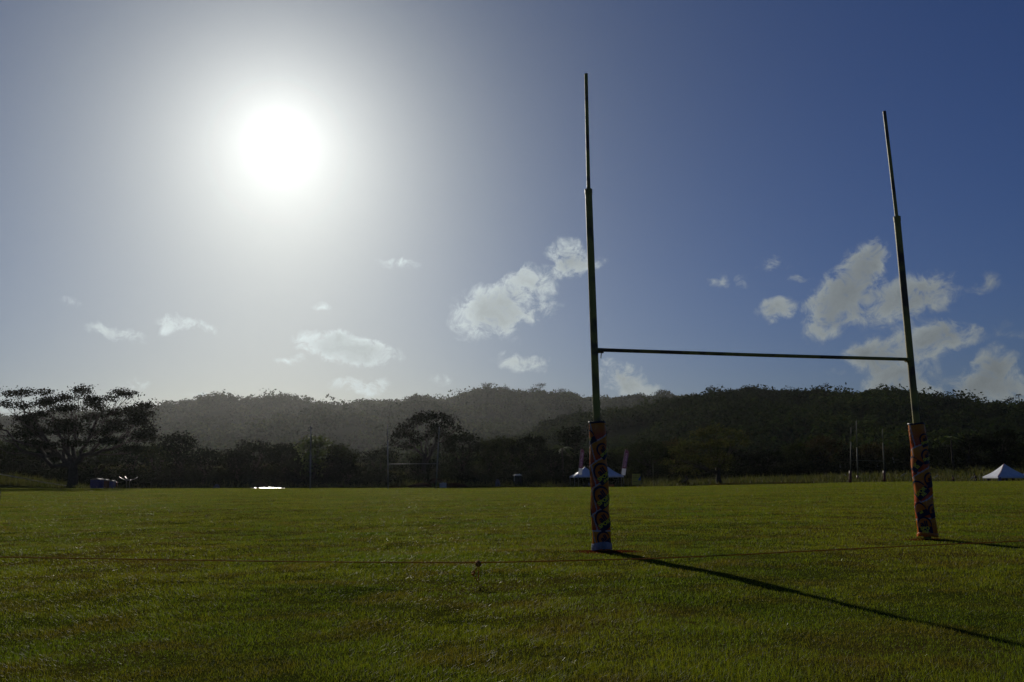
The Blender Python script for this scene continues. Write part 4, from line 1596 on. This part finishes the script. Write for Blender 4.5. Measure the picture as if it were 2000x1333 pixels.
def lump(name, label, cat, u, v0, v1, wpx, y, m, seed, group=None, sink=.3, dep=.8):
    """irregular mound or stone, v0 top, v1 foot"""
    r = np.random.default_rng(seed)
    c = at(u, v1, y)
    t = at(u, v0, y)
    zb = min(gz(c.x, y) - .05, t.z - .2)
    hh = t.z - zb
    w = wpx * y / FPX / 2
    V, F = [], []
    n, k = 12, 30
    for i in range(n + 1):
        f = i / n * math.pi / 2
        for j in range(k):
            a = 2 * math.pi * j / k
            nn = 1 + .5 * (float(fbm(math.cos(a) * 2 + seed, math.sin(a) * 2 + f * 2, 4)) - .5) * 1.4
            V.append((math.cos(a) * w * math.cos(f) ** .8 * nn, math.sin(a) * w * dep * math.cos(f) ** .8 * nn, hh * math.sin(f) * (1 + .28 * (float(fbm(a * 1.3 + seed, f * 3, 3)) - .5))))
    for i in range(n):
        for j in range(k):
            F.append((i * k + j, i * k + (j + 1) % k, (i + 1) * k + (j + 1) % k, (i + 1) * k + j))
    o = new_mesh(name, V, F, m, smooth=True)
    o.location = (c.x, y, zb)
    tag(o, label, cat, group)
    return o


M_stone = mat('grey blue stone', (.08, .085, .12), (.05, .05, .07), scale=2, rough=.8, bump=.5)
M_dirt = mat('dark red earth', (.045, .022, .014), (.03, .016, .010), scale=3, rough=1, spec=0, bump=.8)
M_dirtgr = mat('grassy earth', (.05, .055, .018), (.035, .024, .012), scale=1.4, rough=1, spec=0, bump=.8)
lump('boulder', 'smooth grey boulder left of the shining plastic sheet', 'boulder', 423, 946.5, 953, 12, 117, M_stone, 1)
lump('boulder', 'jagged grey boulder on the bank left of the black toilet', 'boulder', 972, 937, 948, 10, 122, M_stone, 2, dep=1)
for (u, v0, w, y, m_, lab) in [(632, 946, 20, 117, M_dirtgr, 'low grassy earth heap just right of the tall single pole'), (660, 946.5, 24, 118, M_dirtgr, 'grassy earth heap, second right of the tall single pole'),
                               (770, 951, 26, 113, M_dirt, 'flat reddish earth heap at the left upright of the far goal'), (822, 944, 46, 119, M_dirt, 'broad dark earth heap between the far left uprights'),
                               (855, 935, 40, 124, M_dirt, 'highest earth heap, behind the right upright of the far left goal'), (888, 944, 48, 118, M_dirt, 'long red-brown earth heap right of the water tank'),
                               (1336, 936, 22, 124, M_dirtgr, 'grassy earth heap beside the fallen stump'), (505, 940, 30, 121, M_dirtgr, 'grassy mound behind the shining plastic sheet')]:
    lump('earth_heap', lab, 'earth heap', u, v0, 954, w, y, m_, int(u), 'heaps of earth along the field edge')
# water tank
tk = at(865.5, 955, 114)
tk.z = gz(tk.x, 114) - .25
root = empty('water_tank', tk)
tag(root, 'small grey-white cube water tank behind the far left goal', 'tank')
tp = at(865.5, 943.5, 114).z - tk.z
M_tank = mat('cloudy plastic', (.42, .45, .48), (.34, .36, .38), scale=2, rough=.4, spec=.4)
MB().box((0, 0, tp / 2), (.92, .9, tp)).build('bladder', M_tank, root, bevel=.12)
cg = MB()
for k in range(5):
    x = -.46 + .23 * k
    cg.tube([(x, -.48, 0), (x, -.48, tp)], .014, 5)
for k in range(4):
    cg.tube([(-.48, -.48, tp * (.12 + .28 * k)), (.48, -.48, tp * (.12 + .28 * k))], .014, 5)
cg.build('cage', M_steel, root)
MB().tube([(0, 0, tp - .01), (0, 0, tp + .05)], .12, 12).build('lid', M_tank, root)
# shining sheet
V, F = [], []
sh0 = at(525, 953, 115)
zt = at(525, 952.6, 115).z
for i in range(61):
    for j in range(13):
        u_ = lerp(478, 562, i / 60)
        y_ = 112.5 + j * .42
        p = at(u_, 950, y_)
        env = math.sin(math.pi * i / 60) ** .4 * math.sin(math.pi * j / 12) ** .5
        z = lerp(gz(p.x, y_) - .05, zt, env) + .34 * (float(fbm(i * .45, j * .6, 3)) - .5) * env
        V.append((p.x - sh0.x, y_ - sh0.y, z - sh0.z))
for i in range(60):
    for j in range(12):
        F.append((i * 13 + j, (i + 1) * 13 + j, (i + 1) * 13 + j + 1, i * 13 + j + 1))
sht = new_mesh('plastic_sheet', V, F, mat('wet plastic', (.26, .28, .32), rough=.4, spec=.5, bump=.3, bscale=4), smooth=True)
sht.location = sh0
tag(sht, 'crumpled pale plastic sheet shining on the ground at the field edge', 'plastic sheet')
# orange crate, stump, bank pipe
oc = at(1193, 951, 118)
oc.z = at(1193, 953, 118).z
root = empty('crate', oc)
tag(root, 'low orange crate at the foot of the white tents', 'crate')
MB().box((0, 0, .2), (.95, .5, .4)).build('box', mat('orange plastic', (.35, .06, .01), rough=.5), root, bevel=.02)
MB().box((0, 0, .42), (1.0, .55, .05)).build('lid', mat('dark orange plastic', (.25, .04, .01), rough=.5), root)
sa = [at(1331, 944, 122), at(1338, 940, 122), at(1343, 937, 122), at(1340, 932, 122), at(1338, 930, 122)]
sb0 = sa[0].copy()
root = empty('fallen_stump', sb0)
tag(root, 'dark crooked tree stump lying on the bank left of the lone field tree', 'stump')
MB().tube([p - sb0 for p in sa], [.05, .10, .16, .20, .12], 8).build('log', M_bark, root, smooth=True)
MB().tube([sa[2] - sb0, at(1346, 934, 122) - sb0], [.09, .04], 6).build('branch', M_bark, root, smooth=True)
pp = [at(-120, 905, 111), at(0, 926.5, 112), at(38, 933.5, 113), at(88, 943, 113), at(125, 948.5, 113), at(162, 953.5, 113)]
pb = pp[0].copy()
o = MB().tube([p - pb for p in pp], .07, 8).build('pipe', mat('pale pipe', (.50, .42, .36), (.2, .16, .12), scale=1.2, rough=.3, spec=.6), smooth=True)
o.location = pb
tag(o, 'long pale pipe running down the grass bank at the left edge', 'pipe')

# ------------------------------------------------------------------ people
M_skin = mat('dark skin', (.045, .025, .016), rough=.6)
M_hair = mat('black hair', (.010, .009, .009), rough=.7)


def person(label, u, y, vtop, pose, shirt, short, rz=0.0, hgt=1.72, group='people by the right tent'):
    """one skinned body; shirt, shorts and hair are its children"""
    tp_ = at(u, vtop, y)
    # joint positions for each pose, metres, standing height about 1.72
    if pose == 'stand':
        J = dict(hip=(0, 0, .92), ch=(0, .01, 1.30), nk=(0, .0, 1.47), hd=(0, -.02, 1.60), tp=(0, -.01, 1.70),
                 k1=(-.10, -.03, .50), f1=(-.11, .02, .07), t1=(-.12, -.15, .03), k2=(.11, -.05, .50), f2=(.13, .0, .07), t2=(.14, -.17, .03),
                 e1=(-.26, .03, 1.12), h1=(-.27, -.08, .88), e2=(.26, .02, 1.12), h2=(.25, -.10, .90))
    elif pose == 'walk':
        J = dict(hip=(0, 0, .90), ch=(-.07, 0, 1.27), nk=(-.12, 0, 1.42), hd=(-.17, 0, 1.54), tp=(-.18, 0, 1.64),
                 k1=(-.14, -.09, .50), f1=(-.20, -.09, .08), t1=(-.33, -.10, .04), k2=(.10, .09, .48), f2=(.27, .09, .14), t2=(.18, .09, .03),
                 e1=(.02, -.20, 1.08), h1=(-.12, -.20, .90), e2=(-.16, .20, 1.08), h2=(-.30, .18, .95))
    elif pose == 'crouch':
        J = dict(hip=(.10, 0, .42), ch=(.02, 0, .80), nk=(-.04, 0, .95), hd=(-.08, 0, 1.06), tp=(-.09, 0, 1.16),
                 k1=(-.26, -.14, .50), f1=(-.12, -.15, .08), t1=(-.28, -.16, .03), k2=(-.22, .15, .52), f2=(-.04, .15, .08), t2=(-.20, .16, .03),
                 e1=(-.12, -.25, .66), h1=(-.30, -.18, .52), e2=(-.10, .25, .66), h2=(-.28, .18, .56))
    else:  # sit
        J = dict(hip=(.05, 0, .48), ch=(.08, 0, .86), nk=(.06, 0, 1.02), hd=(.03, 0, 1.14), tp=(.03, 0, 1.24),
                 k1=(-.38, -.12, .52), f1=(-.38, -.12, .08), t1=(-.54, -.13, .03), k2=(-.38, .12, .52), f2=(-.36, .13, .08), t2=(-.52, .14, .03),
                 e1=(.0, -.24, .76), h1=(-.24, -.18, .60), e2=(.0, .24, .76), h2=(-.24, .16, .60))
    H = J['tp'][2] + .02
    root = empty('person', (tp_.x, y, tp_.z - H), rz)
    tag(root, label, 'person', group)

    def side(c, s, w):
        c = Vector(c)
        return c + (Vector((w * s, 0, 0)) if pose == 'stand' else Vector((0, w * s, 0)))

    def skinned(name, verts, edges, radii, m, rootv=0, sub=1):
        me = bpy.data.meshes.new(name)
        me.from_pydata([tuple(v) for v in verts], edges, [])
        o = bpy.data.objects.new(name, me)
        col.objects.link(o)
        o.parent = root
        o.modifiers.new('skin', 'SKIN')
        me.skin_vertices[0].data[rootv].use_root = True
        for i, q in enumerate(radii):
            me.skin_vertices[0].data[i].radius = (q, q * .8) if not isinstance(q, tuple) else q
        ss = o.modifiers.new('smooth', 'SUBSURF')
        ss.levels = ss.render_levels = sub
        me.materials.append(m)
        return o
    sg = (-1, 1)
    v = [J['hip'], J['ch'], J['nk'], J['hd'], J['tp']]
    rd = [.125, .14, .055, .092, .055]
    ed = [(0, 1), (1, 2), (2, 3), (3, 4)]
    for s, kk in ((-1, '1'), (1, '2')):
        i = len(v)
        v += [side(J['hip'], s, .10) - Vector((0, 0, .05)), J['k' + kk], J['f' + kk], J['t' + kk]]
        rd += [.088, .058, .040, .032]
        ed += [(0, i), (i, i + 1), (i + 1, i + 2), (i + 2, i + 3)]
        i = len(v)
        hv = Vector(J['h' + kk])
        ev_ = Vector(J['e' + kk])
        v += [side(J['ch'], s, .17) + Vector((0, 0, .10)), ev_, hv, hv + (hv - ev_).normalized() * .11]
        rd += [.052, .040, .028, .022]
        ed += [(1, i), (i, i + 1), (i + 1, i + 2), (i + 2, i + 3)]
    body = skinned('body', v, ed, rd, M_skin)
    ch, hp_ = Vector(J['ch']), Vector(J['hip'])
    up1 = ch.lerp(Vector(J['nk']), .55)
    sv = [hp_.lerp(ch, .15), ch, up1]
    sr = [.150, .165, .10]
    se = [(0, 1), (1, 2)]
    for s, kk in ((-1, '1'), (1, '2')):
        i = len(sv)
        sh_ = side(ch, s, .17) + Vector((0, 0, .10))
        sv += [sh_, sh_.lerp(Vector(J['e' + kk]), .75)]
        sr += [.075, .062]
        se += [(1, i), (i, i + 1)]
    skinned('shirt', sv, se, sr, shirt)
    sv, sr, se = [hp_.lerp(ch, .12), hp_], [.145, .15], [(0, 1)]
    for s, kk in ((-1, '1'), (1, '2')):
        i = len(sv)
        th = side(J['hip'], s, .10) - Vector((0, 0, .05))
        sv += [th, th.lerp(Vector(J['k' + kk]), .85)]
        sr += [.110, .085]
        se += [(1, i), (i, i + 1)]
    skinned('shorts', sv, se, sr, short)
    hd_ = Vector(J['hd'])
    bm = bmesh.new()
    bmesh.ops.create_icosphere(bm, subdivisions=2, radius=.105)
    for vv in bm.verts:
        vv.co.z *= 1.1
        if vv.co.z < -.01:
            vv.co.z *= .3
    me = bpy.data.meshes.new('hair')
    bm.to_mesh(me)
    bm.free()
    me.materials.append(M_hair)
    o = bpy.data.objects.new('hair', me)
    col.objects.link(o)
    o.parent = root
    o.location = hd_ + Vector((.012, .012, .035))
    return root


M_c1 = mat('dark shirt', (.035, .022, .025), rough=.8)
M_c2 = mat('maroon shirt', (.09, .02, .02), rough=.8)
M_c3 = mat('black cloth', (.014, .014, .018), rough=.8)
M_c4 = mat('pale shirt', (.28, .28, .30), rough=.8)
person('person in dark red crouching on the grass left of the right tent', 1861, 114, 928.5, 'crouch', M_c2, M_c3)
person('person in black walking, bent forward, towards the left near the right tent', 1905, 115, 925.8, 'walk', M_c1, M_c3)
person('person in black sitting alone near the left leg of the right tent', 1930.5, 117, 931.5, 'sit', M_c3, M_c3, rz=1.4)
person('person in dark red sitting under the right tent, left one of two close together', 1957.5, 117, 931.2, 'sit', M_c2, M_c3, rz=.3)
person('person in black sitting under the right tent, right one of two close together', 1964.5, 116.5, 931, 'sit', M_c3, M_c3, rz=.3)
person('person in maroon leaning forward on a seat under the right tent', 1978, 116.5, 931, 'crouch', M_c2, M_c1, rz=3.3)
person('person in black lying low at the right edge under the tent', 1990, 117, 937, 'sit', M_c3, M_c3, rz=3.0)
person('person in black sitting under the left white tent', 1141, 122, 943.5, 'sit', M_c3, M_c3, rz=1.2, group='people by the left tents')
person('person in a pale shirt bending under the left white tents by the padded post', 1150, 121, 940, 'crouch', M_c4, M_c1, group='people by the left tents')
